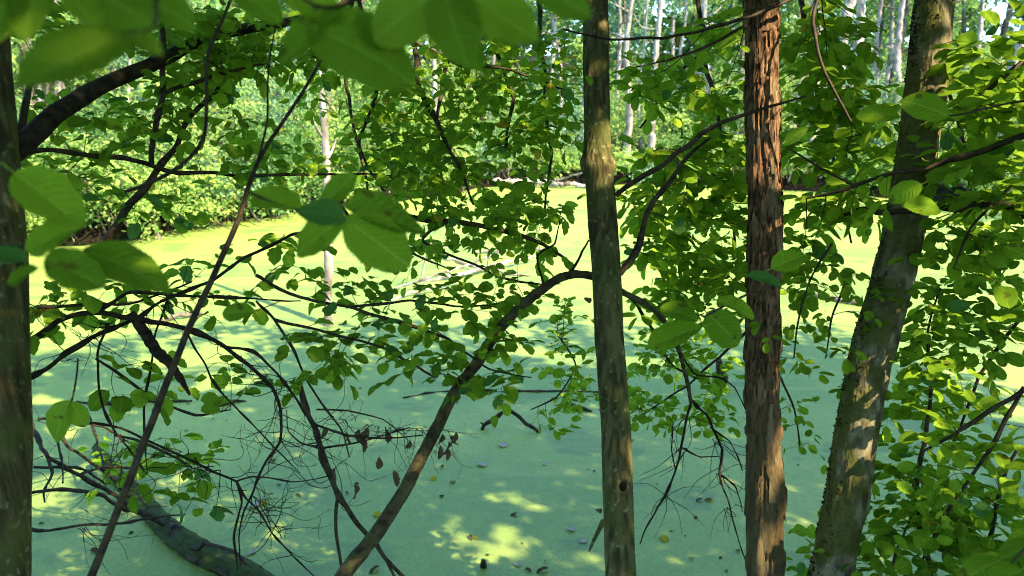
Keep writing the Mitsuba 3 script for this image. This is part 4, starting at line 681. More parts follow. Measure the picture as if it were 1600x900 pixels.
# big leaves close to the lens: (base, tip, how far the blade turns to the lens, tint)
def near_leaves(key, items, twigs, seed):
    r = np.random.default_rng(seed)
    for k, q in enumerate(twigs): part(key, 'twig', mikit.ply(tube(q, 7, .01, .5, seed + k), 'mat_twig', smooth=True))
    for (a, b), turn, roll, mat in items:
        a, b = np.array(a[:3]), np.array(b[:3]); d = b - a; l = np.linalg.norm(d)
        c = unit(EYE - (a + b) / 2)
        n = unit(turn * c + (1 - abs(turn)) * UP + roll * np.cross(unit(d), c))
        n = unit(n - unit(d) * (n @ unit(d)))
        add_leaf(key, 'near', mat, leaf_matrix(a, d, n, l), r)
near_leaves(lb('big blurred leaves very close to the lens in the upper left corner'),
    [([(-0.221,0.462,2.541,0.0007),(-0.263,0.415,2.519,0.0007)], .42, .1, 'leaf_deep'), ([(-0.252,0.484,2.546,0.0008),(-0.214,0.482,2.541,0.0008)], .45, 0, 'leaf_deep'), ([(-0.297,0.533,2.58,0.0008),(-0.271,0.526,2.553,0.0008)], .55, -.2, 'leaf_mid'), ([(-0.294,0.554,2.585,0.0009),(-0.246,0.548,2.557,0.0009)], .6, .2, 'leaf_deep'), ([(-0.32,0.533,2.582,0.0008),(-0.34,0.503,2.543,0.0008)], .6, .2, 'leaf_deep'), ([(-0.312,0.534,2.586,0.0008),(-0.312,0.505,2.549,0.0008)], .5, .2, 'leaf_deep'), ([(-0.292,0.586,2.59,0.0009),(-0.232,0.581,2.568,0.0009)], .5, .1, 'leaf_deep')],
    [[(-0.222,0.6,2.606,0.0014),(-0.241,0.552,2.577,0.0013),(-0.226,0.473,2.544,0.0009),(-0.241,0.462,2.543,0.0006)]], 301)
near_leaves(lb('big green leaves close to the lens at the left edge below the limb'),
    [([(-0.472,0.726,2.44,0.0012),(-0.408,0.715,2.395,0.0012)], .45, .1, 'leaf_mid'), ([(-0.395,0.695,2.395,0.0012),(-0.452,0.69,2.375,0.0012)], .6, .1, 'leaf_mid'), ([(-0.43,0.688,2.367,0.0012),(-0.377,0.682,2.341,0.0012)], .7, .1, 'leaf_deep'), ([(-0.424,0.738,2.363,0.0013),(-0.34,0.734,2.343,0.0013)], .28, .0, 'leaf_deep'), ([(-0.493,0.688,2.368,0.0012),(-0.45,0.689,2.37,0.0012)], .4, 0, 'leaf_waxy'), ([(-0.449,0.705,2.352,0.0012),(-0.48,0.702,2.34,0.0012)], .5, 0, 'leaf_deep')],
    [[(-0.522,0.71,2.376,0.0018),(-0.474,0.71,2.373,0.0018),(-0.425,0.709,2.369,0.0015),(-0.412,0.728,2.365,0.0009)], [(-0.537,0.749,2.451,0.0016),(-0.492,0.737,2.445,0.0012),(-0.471,0.726,2.442,0.0009)]], 302)
near_leaves(lb('sharp cluster of large leaves in front of the dead trunk, left of centre'),
    [([(-0.189,0.845,2.378,0.0014),(-0.249,0.837,2.345,0.0014)], .72, .15, 'leaf_mid'), ([(-0.188,0.845,2.381,0.0014),(-0.115,0.843,2.327,0.0015)], .75, .1, 'leaf_mid'), ([(-0.189,0.858,2.392,0.0015),(-0.097,0.892,2.362,0.0015)], .28, .2, 'leaf_deep'), ([(-0.214,0.859,2.395,0.0015),(-0.18,0.867,2.429,0.0015)], .6, .1, 'leaf_deep'), ([(-0.184,0.835,2.379,0.0014),(-0.239,0.839,2.399,0.0014)], .40, -.25, 'leaf_waxy'), ([(-0.239,0.857,2.388,0.0015),(-0.304,0.882,2.407,0.0015)], .55, .1, 'leaf_mid')],
    [[(-0.334,0.905,2.415,0.0015),(-0.297,0.881,2.402,0.0015),(-0.243,0.857,2.387,0.0015),(-0.186,0.846,2.383,0.0011)]], 303)
near_leaves(lb('big veined leaves hanging close to the lens at the top centre'),
    [([(-0.052,0.597,2.589,0.0009),(-0.033,0.573,2.531,0.0009)], .85, .1, 'leaf_deep'), ([(-0.049,0.617,2.59,0.001),(-0.11,0.61,2.558,0.001)], .75, .1, 'leaf_fresh'), ([(-0.038,0.595,2.585,0.0009),(0.02,0.588,2.551,0.0009)], .7, -.1, 'leaf_mid'), ([(0.014,0.596,2.587,0.0009),(0.062,0.602,2.569,0.001)], .55, .1, 'leaf_deep'), ([(-0.167,0.653,2.566,0.001),(-0.078,0.645,2.535,0.001)], .5, .1, 'leaf_deep'), ([(-0.149,0.654,2.571,0.001),(-0.196,0.647,2.542,0.001)], .55, .1, 'leaf_deep'), ([(-0.188,0.66,2.596,0.001),(-0.139,0.655,2.574,0.001)], .5, .1, 'leaf_mid'), ([(-0.01,0.616,2.585,0.001),(-0.005,0.608,2.55,0.001)], .6, .2, 'leaf_deep'), ([(-0.033,0.629,2.554,0.001),(-0.026,0.623,2.529,0.001)], .6, .1, 'leaf_deep'), ([(-0.23,0.66,2.596,0.001),(-0.188,0.655,2.574,0.001)], .5, .1, 'leaf_deep'), ([(-0.125,0.655,2.576,0.001),(-0.105,0.649,2.55,0.001)], .6, .1, 'leaf_deep')],
    [[(-0.199,0.665,2.617,0.0016),(-0.157,0.656,2.581,0.0016),(-0.101,0.639,2.593,0.0015),(-0.053,0.607,2.591,0.0014),(0.014,0.596,2.588,0.0012)], [(-0.157,0.656,2.581,0.001),(-0.173,0.653,2.566,0.0008),(-0.167,0.652,2.565,0.0005)]], 304)
near_leaves(lb('single bright leaf hanging beside the left trunk above the dead branches'), [([(-0.873,1.409,1.938,0.0025),(-0.921,1.389,1.857,0.0025)], .7, .3, 'leaf_fresh'), ([(-0.87,1.408,1.936,0.0025),(-0.847,1.396,1.887,0.0025)], .5, .3, 'leaf_mid')], [[(-0.886,1.475,2.004,0.002),(-0.874,1.435,1.963,0.0019),(-0.87,1.408,1.936,0.0019)]], 305)
near_leaves(lb('single dark toothed leaf above the water left of the arched branch'), [([(-0.441,1.256,2.163,0.0022),(-0.498,1.255,2.158,0.0022)], .75, .1, 'leaf_deep')], [[(-0.395,1.26,2.18,0.0011),(-0.417,1.258,2.171,0.0011),(-0.441,1.256,2.163,0.0011)]], 306)
near_leaves(lb('pair of broad leaves just left of the red trunk at mid height'), [([(0.374,1.442,2.079,0.0025),(0.268,1.435,2.049,0.0025)], .55, .2, 'leaf_mid'), ([(0.41,1.545,2.082,0.0027),(0.488,1.529,2.014,0.0027)], .7, .1, 'leaf_deep'), ([(0.432,1.551,2.106,0.0027),(0.519,1.546,2.086,0.0027)], .35, .1, 'leaf_mid'), ([(0.367,1.445,2.093,0.0025),(0.304,1.454,2.13,0.0025)], .45, .1, 'leaf_deep')], [[(0.556,1.607,2.127,0.0028),(0.478,1.571,2.103,0.0027),(0.392,1.495,2.086,0.002)]], 307)
near_leaves(lb('few large oval leaves in front of the mossy top of the leaning trunk'), [([(0.863,1.538,2.485,0.0025),(0.784,1.547,2.524,0.0025)], .75, .2, 'leaf_mid'), ([(0.818,1.64,2.484,0.0027),(0.737,1.645,2.502,0.0027)], .5, .1, 'leaf_mid'), ([(0.623,1.635,2.46,0.0027),(0.575,1.63,2.439,0.0027)], .5, .2, 'leaf_fresh'), ([(0.863,1.607,2.345,0.0027),(0.799,1.602,2.321,0.0027)], .7, .1, 'leaf_mid'), ([(0.904,1.594,2.289,0.0027),(0.823,1.6,2.313,0.0027)], .5, .1, 'leaf_deep'), ([(0.58,1.664,2.151,0.0029),(0.659,1.673,2.186,0.0029)], .5, .2, 'leaf_mid'), ([(0.53,1.661,2.137,0.0029),(0.609,1.658,2.123,0.0029)], .3, .1, 'leaf_waxy')], [[(1.124,1.599,2.525,0.0026),(0.993,1.594,2.506,0.0026),(0.874,1.558,2.485,0.0019),(0.818,1.64,2.484,0.0013)]], 308)
near_leaves(lb('broad leaves close to the lens in the bottom right corner'), [([(0.751,1.025,1.837,0.0019),(0.679,1.02,1.817,0.0019)], .3, .1, 'leaf_mid'), ([(0.761,0.985,1.886,0.0019),(0.705,0.981,1.87,0.0019)], .3, .1, 'leaf_deep'), ([(0.742,0.977,1.85,0.0019),(0.686,0.971,1.827,0.0019)], .5, .1, 'leaf_mid')], [[(0.742,0.898,1.95,0.0017),(0.675,0.894,1.935,0.0017),(0.658,0.89,1.917,0.0013)]], 309)

# ------------------------------------------------------------------ vegetation round the pond
FLEAF_V = np.array([[0, 0, 0], [.38, .34, .05], [.42, 0, -.03], [.38, -.34, .05], [1, 0, -.12]])
FLEAF_F = np.array([[0, 2, 1], [0, 3, 2], [1, 2, 4], [3, 4, 2]])
def far_foliage(pos, size, tone, r, out=None, flat=.6):
    """Many small folded leaves: positions (n, 3), sizes (n,), a colour per leaf."""
    n = len(pos)
    nrm = unit(r.normal(0, 1, (n, 3)) * (flat, flat, flat) + UP * .8 + (0 if out is None else out * .5))
    d = unit(np.cross(nrm, r.normal(0, 1, (n, 3)))); b = np.cross(nrm, d)
    v = pos[:, None] + size[:, None, None] * (FLEAF_V[None, :, :1] * d[:, None] + FLEAF_V[None, :, 1:2] * b[:, None] + FLEAF_V[None, :, 2:] * nrm[:, None])
    c = np.repeat(tone[:, None], 5, 1).reshape(-1, 3)
    return v.reshape(-1, 3), (FLEAF_F[None] + (np.arange(n) * 5)[:, None, None]).reshape(-1, 3), c
TONES = {'yellowish': ((.24, .40, .085), (.48, .63, .17)), 'green': ((.14, .30, .075), (.34, .51, .15)), 'dark': ((.06, .16, .045), (.16, .31, .09)), 'bluish': ((.14, .29, .17), (.29, .48, .27))}
def tones(n, kind, r):
    a, b = np.array(TONES[kind][0]), np.array(TONES[kind][1])
    t = np.clip(r.normal(.45, .28, n), 0, 1.2)[:, None]
    c = a * (1 - t) + b * t
    odd = r.random(n) < .02
    c[odd] = (.4, .33, .05)
    return c
def clumps(r, n_clump, per, centre, radii, clump_r, hollow=.55):
    """Points in clumps that sit towards the outside of an ellipsoid: an uneven crown with gaps."""
    d = unit(r.normal(0, 1, (n_clump, 3)))
    c = np.array(centre) + d * np.array(radii) * (hollow + (1 - hollow) * r.random((n_clump, 1))) ** .8
    rad = clump_r * r.uniform(.5, 1.3, n_clump)
    p = np.repeat(c, per, 0) + r.normal(0, .5, (n_clump * per, 3)) * np.repeat(rad, per)[:, None] * (1, 1, .6)
    return p, np.repeat(d, per, 0), c

def gh(x, y): return float(ground_height(np.array([x, ]), np.array([y, ]))[0])

def shrub(label, x, y, w, h, n, size, kind, seed, group=None, stems=7, base=0.1, mat='mat_bark_far'):
    r = np.random.default_rng(seed); g = gh(x, y)
    k = thing('shrub', label, 'shrub', group); g = max(g, .05)
    nc = max(8, n // 45)
    p, out, c = clumps(r, nc, 45, (x, y, g + h * (.5 + base / 2)), (w, w, h * (.5 - base / 2)), .34 + .08 * h, .35)
    keep = p[:, 2] > max(g, 0) + .05
    p, out = p[keep], out[keep]
    v, f, col = far_foliage(p, size * r.uniform(.6, 1.25, len(p)), tones(len(p), kind, r), r, out)
    part(k, 'foliage', mikit.ply((v, f), 'leaf_far', smooth=False, color=col), kind='stuff')
    ms = []
    for i in range(stems):
        b = np.array([x + r.normal(0, .15), y + r.normal(0, .15), g - .1]); t = c[int(r.integers(len(c)))]
        ms.append(tube([(*b, .022), (*((b + t) / 2 + UP * .25 + r.normal(0, .08, 3)), .015), (*t, .006)], 5, .15, 1.0, i))
    for m in ms: part(k, 'stem', mikit.ply(m, mat, smooth=True))
    return k

def wood_tree(label, x, y, rad, h, seed, mat='mat_bark_far', crown=None, kind='green', lean=(0, 0), limbs=5, group=None, size=.2, n=1400, cz=None, name='tree', dead=False):
    r = np.random.default_rng(seed); g = gh(x, y)
    k = thing(name, label, 'tree', group)
    top = np.array([x + lean[0], y + lean[1], g + h])
    path = [(x, y, g - .3, rad * 1.25), (x, y, g + .25, rad * 1.05)] + [(*(np.array([x, y, g]) * (1 - t) + top * t + np.r_[r.normal(0, .10, 2), 0]), rad * (1 - .75 * t)) for t in (.2, .4, .6, .8, 1.0)]
    part(k, 'trunk', mikit.ply(tube(path, 14, .12, .35, seed, lambda th, s, p: rad * .22 * (cyl_noise(th, s, 2.2, 1.6, seed, 3) - .5)), mat, smooth=True))
    q = near_points(path, .1)
    tips = []
    for i in range(limbs):
        b = q[int(r.uniform(.16 if dead else .3, .95) * len(q))]; a = r.uniform(0, 6.28); l = r.uniform(.5, 1.5) if dead else r.uniform(1.0, 2.6)
        m = b[:3] + np.array([math.cos(a), math.sin(a), .25]) * l * .5; e = b[:3] + np.array([math.cos(a), math.sin(a), r.uniform(-.1, .7)]) * l
        tips.append(e)
        part(k, 'limb', mikit.ply(tube([(*b[:3], min(b[3] * .5, .05)), (*(m + r.normal(0, .1, 3)), min(b[3] * .32, .03)), (*e, .008)], 6, .12, 1.2, i), mat, smooth=True))
    if crown:
        cw, z0, z1 = crown
        nc = n // 45
        p, out, c = clumps(r, nc, 45, (x + lean[0] * .7, y + lean[1] * .7, g + (z0 + z1) / 2), (cw, cw, (z1 - z0) / 2), .75, .3)
        v, f, col = far_foliage(p, size * r.uniform(.6, 1.25, len(p)), tones(len(p), kind, r), r, out)
        part(k, 'crown', mikit.ply((v, f), 'leaf_far', smooth=False, color=col), kind='stuff')
    return k

def along(poly, step):
    poly = np.array(poly); t = np.r_[0, np.cumsum(np.linalg.norm(np.diff(poly, axis=0), axis=1))]
    s = np.arange(0, t[-1], step); return np.stack([np.interp(s, t, poly[:, 0]), np.interp(s, t, poly[:, 1])], 1)
# bushes on the left bank
LEFT = [(-9.671,15.445,0.46,0.0065),(-9.173,16.067,0.92,0.0067),(-8.01,15.146,0.5,0.0064),(-7.834,16.337,0.756,0.0069),(-7.224,16.806,0.565,0.0071),(-6.752,17.64,0.617,0.0074),(-6.161,18.578,0.673,0.0078),(-5.672,19.62,0.734,0.0082),(-5.076,21.674,0.729,0.0091),(-4.363,22.704,0.739,0.0095),(-9.207,14.032,1.002,0.0059),(-4.047,24.264,0.819,0.0101)]
LT = ['green', 'dark', 'yellowish', 'green', 'yellowish', 'bluish', 'dark', 'dark', 'yellowish', 'dark', 'green', 'dark']
for k, (p, t) in enumerate(zip(LEFT, LT)):
    h = (2.0, 2.6, 1.7, 2.3, 2.0, 1.6, 2.2, 1.8, 2.0, 2.4, 2.6, 2.8)[k]
    p = (p[0] + .25, p[1] - .55)
    shrub(f'{ {"yellowish": "bright yellow-green", "green": "leafy green", "bluish": "blue-green", "dark": "dark green"}[t] } bush on the bank left of the dead trunk', p[0], p[1], .85 + .1 * (k % 3), h, 1700, .105, t, 400 + k, 'bushes on the left bank', base=.12)
for k, (x, y) in enumerate(along([(-11.9, 11.2), (-9.7, 13.8), (-7.4, 15.3), (-6.45, 17.1), (-4.85, 19.9), (-2.5, 22.9)], .95)):
    q = np.random.default_rng(540 + k)
    shrub('low bush overhanging the left bank', x + .22 + q.normal(0, .12), y - .22 + q.normal(0, .12), q.uniform(.5, .8), q.uniform(.8, 1.5), 900, .10, ['yellowish', 'dark', 'green', 'dark'][k % 4], 540 + k, 'low bushes overhanging the left bank', stems=3, base=.0)
for k, (x, y, w) in enumerate([(-7.0, 14.7, .75), (-5.5, 17.5, .7), (-9.0, 13.3, .8), (-3.9, 20.3, .7), (-1.7, 23.2, .7)]):
    shrub('leafy bush leaning out over the water from the left bank', x, y, w, 1.1 + .2 * (k % 2), 1000, .10, ['yellowish', 'green'][k % 2], 590 + k, 'bushes leaning out from the left bank', stems=3, base=0)
# brown dead stalks and hanging roots on the left bank, and the undercut bank's root tangle
r = np.random.default_rng(51); ms = []
for k in range(120):
    p = np.array(LEFT[int(r.integers(len(LEFT)))][:3]); x, y = p[0] + r.normal(0, .9), p[1] + r.normal(0, .6) - .4; g = max(gh(x, y), 0)
    if gh(x, y) < 0: continue
    h = r.uniform(.6, 2.3)
    ms.append(tube([(x, y, g - .05, .011), (x + r.normal(0, .08), y, g + h * .5, .009), (x + r.normal(0, .25), y + r.normal(0, .1), g + h, .004)], 4, .2, 1.5, k))
scene['dry_stalks'] = mikit.ply(join(ms), 'mat_twig', smooth=True)
labels['dry_stalks'] = {'label': 'brown dry stalks standing among the bushes on the left bank', 'category': 'stalks', 'kind': 'stuff'}
ms = []
for k in range(260):
    t = r.random(); seg = int(r.integers(14, 20)); a, b = POND[seg - 1], POND[seg]
    x, y = a * (1 - t) + b * t + r.normal(0, .18, 2)
    e = np.array([x + r.normal(0, .35), y - r.uniform(0, .4), r.uniform(-.05, .12)])
    ms.append(tube([(x, y, r.uniform(.25, .55), .014), (*(np.array([x, y, .3]) * .5 + e * .5 + r.normal(0, .07, 3)), .011), (*e, .005)], 4, .08, 1.5, k))
scene['bank_roots'] = mikit.ply(join(ms), 'mat_root', smooth=True)
labels['bank_roots'] = {'label': 'dark tangle of roots and twigs under the edge of the left and far bank', 'category': 'roots', 'kind': 'stuff'}

# low undergrowth over the woodland floor
r = np.random.default_rng(55); n = 210000
ux, uy = r.uniform(-46, 46, n), 9 + 62 * r.random(n) ** 1.3
d = shore_distance(ux, uy); k = (d > .25) & (np.abs(ux) < .72 * uy + 3) & (meshkit.fbm(np.stack([ux * .6, uy * .6, ux * 0 + 3], -1), 3) > .40)
ux, uy = ux[k], uy[k]; uz = ground_height(ux, uy) + .05 + .55 * r.random(len(ux)) ** 1.5 * (.4 + meshkit.noise(np.stack([ux * 1.3, uy * 1.3, ux * 0], -1)))
v, f, col = far_foliage(np.stack([ux, uy, uz], 1), r.uniform(.07, .15, len(ux)) * (.6 + uy / 35), np.where((r.random(len(ux)) < .5)[:, None], tones(len(ux), 'yellowish', r), tones(len(ux), 'green', r)), r)
scene['undergrowth'] = mikit.ply((v, f), 'leaf_far', color=col)
labels['undergrowth'] = {'label': 'low leafy undergrowth covering the woodland floor round the pond', 'category': 'ground cover', 'kind': 'stuff'}

# bushes along the far shore and behind it
r = np.random.default_rng(61)
FAR = along([(-3.0, 22.0), (-1.0, 25.1), (2.2, 26.6), (5, 26.2), (8.5, 25.0), (12.2, 20.8), (15, 17.7)], 1.2)
for k, (x, y) in enumerate(FAR):
    t = ['yellowish', 'green', 'yellowish', 'bluish', 'green'][k % 5]
    shrub('low sunlit bush at the water edge of the far shore', x + r.normal(0, .3), y - .1 + r.normal(0, .25), r.uniform(.7, 1.1), r.uniform(.8, 1.9), 1200, .11, t, 430 + k, 'bushes along the far shore', stems=4, base=0)
for k, (x, y) in enumerate(along([(-14, 17), (-9.5, 18.5), (-7, 22), (-4, 26.5), (0, 29.5), (6, 30), (11, 28), (16, 23), (21, 19)], 1.9)):
    t = ['green', 'yellowish', 'dark', 'yellowish', 'green', 'bluish'][k % 6]
    shrub('tall leafy bush in the second row behind the pond shore', x + r.normal(0, .6), y + r.normal(0, .6), r.uniform(1.1, 1.7), r.uniform(2.2, 4.4), 1700, .14, t, 470 + k, 'tall bushes behind the shore', stems=5, base=.1)

for k, (x, y) in enumerate([(-9, 33), (-5.5, 35), (-2, 33.5), (2, 36), (5.5, 33), (9, 35.5), (12.5, 33), (16, 36), (19.5, 32), (23, 28), (-12, 36), (-16, 33), (0, 42), (7, 43), (14, 42), (21, 40), (-7, 43)]):
    shrub('tall leafy bush deeper in the wood', x + r.normal(0, .5), y + r.normal(0, .5), r.uniform(1.5, 2.2), r.uniform(2.5, 5.0), 1700, .19, ['yellowish', 'green', 'yellowish', 'bluish'][k % 4], 520 + k, 'bushes deeper in the wood', stems=4, base=.05)

for k, x in enumerate(np.linspace(-40, 42, 15)):
    y = 64 + 4 * math.sin(k * 2.1)
    shrub('great leafy thicket closing the back of the wood', x, y, 4.4, 13 + 2 * math.sin(k * 1.3), 2600, .6, ['green', 'yellowish', 'green'][k % 3], 560 + k, 'thickets at the back of the wood', stems=3, base=.0)

# pale trunks behind the far shore
PALE = [(-2.307,24.055,-0.067,0.0911),(-3.153,34.077,-1.137,0.1147),(4.202,28.227,0.194,0.1416),(4.963,27.26,0.454,0.1366),(5.227,31.299,0.15,0.0915),(7.689,30.272,0.152,0.1644),(9.834,27.245,0.387,0.1366),(10.128,26.135,0.039,0.1863),(11.177,27.26,0.454,0.2846),(12.229,28.254,0.309,0.2243),(15.164,33.363,0.188,0.1252),(16.283,34.374,0.118,0.129),(15.369,31.299,0.15,0.183),(17.773,34.328,-0.077,0.129),(19.102,32.309,0.075,0.1349),(19.274,30.289,0.226,0.1897),(21.981,33.318,-0.001,0.1252),(-4.182,31.251,-0.053,0.1045),(-0.974,33.28,-0.164,0.0974),(2.293,34.328,-0.077,0.1147),(10.624,36.375,-0.11,0.1366),(5.126,38.455,-0.006,0.1282),(7.892,36.375,-0.11,0.1062),(-11.037,22.263,1.049,0.0556),(19.729,36.361,-0.169,0.1366),(-6.071,30.243,0.029,0.0759)]
for k, (x, y, z, w) in enumerate(PALE):
    q = np.random.default_rng(600 + k)
    wood_tree('pale sunlit trunk standing in the woodland behind the far shore', x, y, w * 1.0, q.uniform(9, 13), 600 + k, 'mat_bark_pale', crown=(2.2, 8, 13) if k % 3 == 0 else None, kind='green', lean=(q.normal(0, .5), q.normal(0, .4)), limbs=8 if k % 2 else 4, group='pale trunks behind the far shore', n=700, dead=True)

# the wood behind
r = np.random.default_rng(71); spots = []
while len(spots) < 76:
    y = r.uniform(31, 66); x = r.uniform(-.85, .85) * y
    if all((x - a) ** 2 + (y - b) ** 2 > 9 for a, b in spots): spots.append((x, y))
for k, (x, y) in enumerate(spots):
    q = np.random.default_rng(700 + k)
    wood_tree('woodland tree with a leafy crown far behind the pond', x, y, q.uniform(.10, .2), q.uniform(10, 15), 700 + k, 'mat_bark_pale' if k % 6 == 0 else 'mat_bark_far', crown=(q.uniform(2.0, 3.2), (q.uniform(3.5, 7) if y < 42 else q.uniform(.3, 2.5)), q.uniform(9, 14)), kind=['green', 'yellowish', 'green', 'dark', 'bluish'][k % 5], lean=tuple(q.normal(0, .6, 2)), limbs=4, group='trees of the wood behind the pond', n=1100 if y < 42 else 1700, size=.26 if y < 42 else .36)
for k, (x, y) in enumerate([(-13, 13), (-15, 16.5), (-12, 20), (-9, 24), (-16, 22), (-11, 28), (-19, 27), (-6, 29)]):
    q = np.random.default_rng(800 + k)
    wood_tree('leafy tree on the left side of the pond', x, y, q.uniform(.09, .15), q.uniform(9, 12), 800 + k, 'mat_bark_far', crown=(q.uniform(1.8, 2.6), q.uniform(1.5, 3), q.uniform(8, 11)), kind=['green', 'dark', 'yellowish', 'green'][k % 4], lean=tuple(q.normal(0, .6, 2)), limbs=5, group='trees on the left side of the pond', n=2600, size=.17)
for k, (x, y) in enumerate([(17.5, 9.5), (17.0, 14.5), (19.5, 17.5), (22, 22), (18.5, 21)]):
    q = np.random.default_rng(820 + k)
    wood_tree('leafy tree on the right side of the pond', x, y, q.uniform(.12, .2), q.uniform(9, 12), 820 + k, 'mat_bark_far', crown=(q.uniform(1.6, 2.2), q.uniform(3, 4), q.uniform(7, 9.5)), kind=['green', 'yellowish'][k % 2], lean=tuple(q.normal(0, .6, 2)), limbs=5, group='trees on the right side of the pond', n=1100, size=.2)

# ------------------------------------------------------------------ the trees of the near bank, whose crowns shade the near water
SPOTS = [(-0.043,4.641,0.137),(0.05,4.456,0.141),(-0.009,4.85,0.089),(-0.124,4.456,0.091),(0.128,4.966,0.082),(0,4.164,0.086),(0.103,4.26,0.08),(0.302,4.376,0.065),(0.045,3.957,0.09),(0.159,4.011,0.053),(-0.056,3.977,0.06),(-0.472,4.129,0.077),(-0.396,4.238,0.048),(-0.551,4.038,0.053),(-0.145,3.816,0.058),(-0.398,3.816,0.051),(-3.551,5.592,0.132),(-3.248,5.334,0.117),(-3.147,5.449,0.099),(-3.733,5.641,0.102),(-2.421,5.139,0.094),(-2.329,5.224,0.095),(-2.158,5.077,0.074),(-3.44,5.859,0.095),(-2.531,3.892,0.066),(-2.564,4.114,0.062),(-2.729,3.997,0.06),(-2.525,3.755,0.064),(-2.725,6.822,0.109),(-3.169,7.132,0.139),(-3.619,7.429,0.171),(-1.638,7.727,0.137),(-0.496,8.294,0.16),(1.079,3.944,0.045),(1.752,4.283,0.064),(-1.444,5.927,0.075),(-2.468,5.426,0.079),(-3.25,6.065,0.087),(5.271,7.862,0.208),(-0.717,4.011,0.038),(-0.613,4.079,0.034),(-0.331,4.456,0.033),(-0.227,4.011,0.038),(-0.156,4.15,0.035),(-0.615,3.816,0.033),(0.261,4.712,0.044),(0.408,4.376,0.033),(0.293,3.879,0.037),(-0.372,3.944,0.033),(-0.868,3.816,0.033),(-0.58,4.456,0.033),(0.978,4.376,0.033),(0.434,3.816,0.029),(-2.975,4.376,0.057),(-3.22,4.712,0.07),(-2.341,4.011,0.045),(-2.097,3.816,0.043),(-2.816,4.456,0.058),(-2.666,5.426,0.069),(-2.614,5.098,0.075),(-2.294,6.065,0.076),(-2.388,6.684,0.072),(-2.742,6.519,0.082),(-2.727,5.927,0.086),(-3.174,5.098,0.084),(-3.962,6.21,0.123),(-3.792,6.519,0.105),(-0.889,5.426,0.039),(-1.214,5.098,0.037),(1.883,4.624,0.043),(3.093,7.429,0.105),(3.336,7.229,0.09),(2.528,4.223,0.047),(3.22,4.712,0.052)]
# openings through which the sun reaches a trunk or a leaf
GAPS = [(q[:3], w) for q, w in zip([(0.347,2.275,1.343,0.001),(0.36,2.26,1.278,0.001),(0.335,2.286,1.388,0.001),(1.159,2.366,1.642,0.0011),(1.231,2.36,1.617,0.0011),(1.223,2.336,1.515,0.0011),(1.206,2.38,1.699,0.0011),(1.117,2.312,1.412,0.0011),(1.307,2.547,2.407,0.0011),(1.315,2.532,2.345,0.0011),(0.849,2.66,2.667,0.0011),(0.871,2.61,2.457,0.0011),(0.877,2.511,2.039,0.0011),(0.849,2.289,1.097,0.0011),(0.838,2.274,1.035,0.0011),(1.299,2.205,1.396,0.001),(0.594,1.632,2.447,0.0007),(1.395,2.641,2.807,0.0011),(1.532,2.118,1.461,0.001),(1.255,2.391,2.184,0.001),(0.599,2.503,2.439,0.001),(0.354,2.452,2.44,0.001),(0.822,2.632,2.766,0.0011)], [.05, .05, .03, .07, .06, .05, .05, .05, .05, .05, .08, .07, .06, .06, .06, .05, .04, .07, .05, .06, .06, .08, .07])]
gr = np.random.default_rng(97)
for c, n in zip([(0.636,2.963,2.428,0.0012),(0.734,2.89,2.118,0.0012),(1.11,2.861,2.43,0.0012),(1.251,2.828,2.292,0.0012),(1.435,2.372,2.537,0.001),(1.454,2.319,2.311,0.001),(1.328,2.38,1.699,0.0011),(1.405,2.284,1.514,0.001),(1.538,2.201,1.377,0.001),(1.376,2.163,1.219,0.001),(-0.223,2.718,2.477,0.0011),(0.068,2.779,2.521,0.0011),(-0.438,2.692,2.585,0.0011),(0.758,2.951,1.507,0.0013)], [3, 4, 3, 3, 3, 3, 3, 3, 3, 3, 3, 4, 2, 3]):
    for _ in range(n): GAPS.append((tuple(np.array(c[:3]) + gr.normal(0, .12, 3)), gr.uniform(.02, .07)))
BOUND = (np.array([(-5.372,6.684,0.006),(-4.87,7.429,0.007),(-3.764,7.75,0.007),(-2.281,8.097,0.007),(-0.703,7.978,0.007),(0.217,8.219,0.007),(1.466,8.345,0.007),(3.153,8.345,0.007),(3.948,7.429,0.007),(4.335,6.361,0.006),(4.715,5.794,0.005)]))
CANOPY_TREES = [(.30, 1.72, 'mid'), (.83, 1.78, 'red'), (1.02, 1.75, 'lean'), (-.92, 1.3, 'left'), (5.2, .9, None), (8.2, 1.7, None), (11.6, 2.0, None), (3.4, -2.0, None), (6.8, -2.6, None), (10.2, -1.6, None), (1.2, -4.4, None), (-2.2, -3.2, None), (4.8, -5.4, None)]
cr = np.random.default_rng(91)
N = 162000
wxy = np.stack([cr.uniform(-9.5, 9.0, N), cr.uniform(-.6, 10.4, N)], 1)
hz = cr.uniform(3.4, 6.6, N)
wx_, wy_ = wxy[:, 0], wxy[:, 1]
edge = np.interp(wx_, BOUND[:, 0], BOUND[:, 1]) + .75 + 1.5 * (meshkit.fbm(np.stack([wx_ * .8, wy_ * .8, wx_ * 0], -1), 3) - .5)
keep = wy_ < edge
near_edge = np.clip((edge - wy_) / 2.4, 0, 1)
keep &= cr.random(N) < (.22 + .78 * near_edge)
hole = meshkit.fbm(np.stack([wx_ * 1.9, wy_ * 1.5, wx_ * 0 + 9], -1), 3)
keep &= ~((wx_ < -2.2) & (wy_ > 4.3) & (hole > .60 - .05 * np.clip(-wx_ - 2.5, 0, 3)))
keep &= ~((wy_ > edge - 1.9) & (hole > .57))
ragged = .7 + .6 * meshkit.noise(np.stack([wx_ * 6, wy_ * 6, wx_ * 0], -1))
crumb = meshkit.fbm(np.stack([wx_ * 4.2, wy_ * 3.2, wx_ * 0 + 4], -1), 2)
for x, y, rad in SPOTS:
    keep &= (crumb < .37) | (np.hypot((wx_ - x) * (.75 + .5 * meshkit.noise(np.array([[x * 9, y * 9, 0]]))[0]), wy_ - y) > (rad * .66 + .04) * ragged)
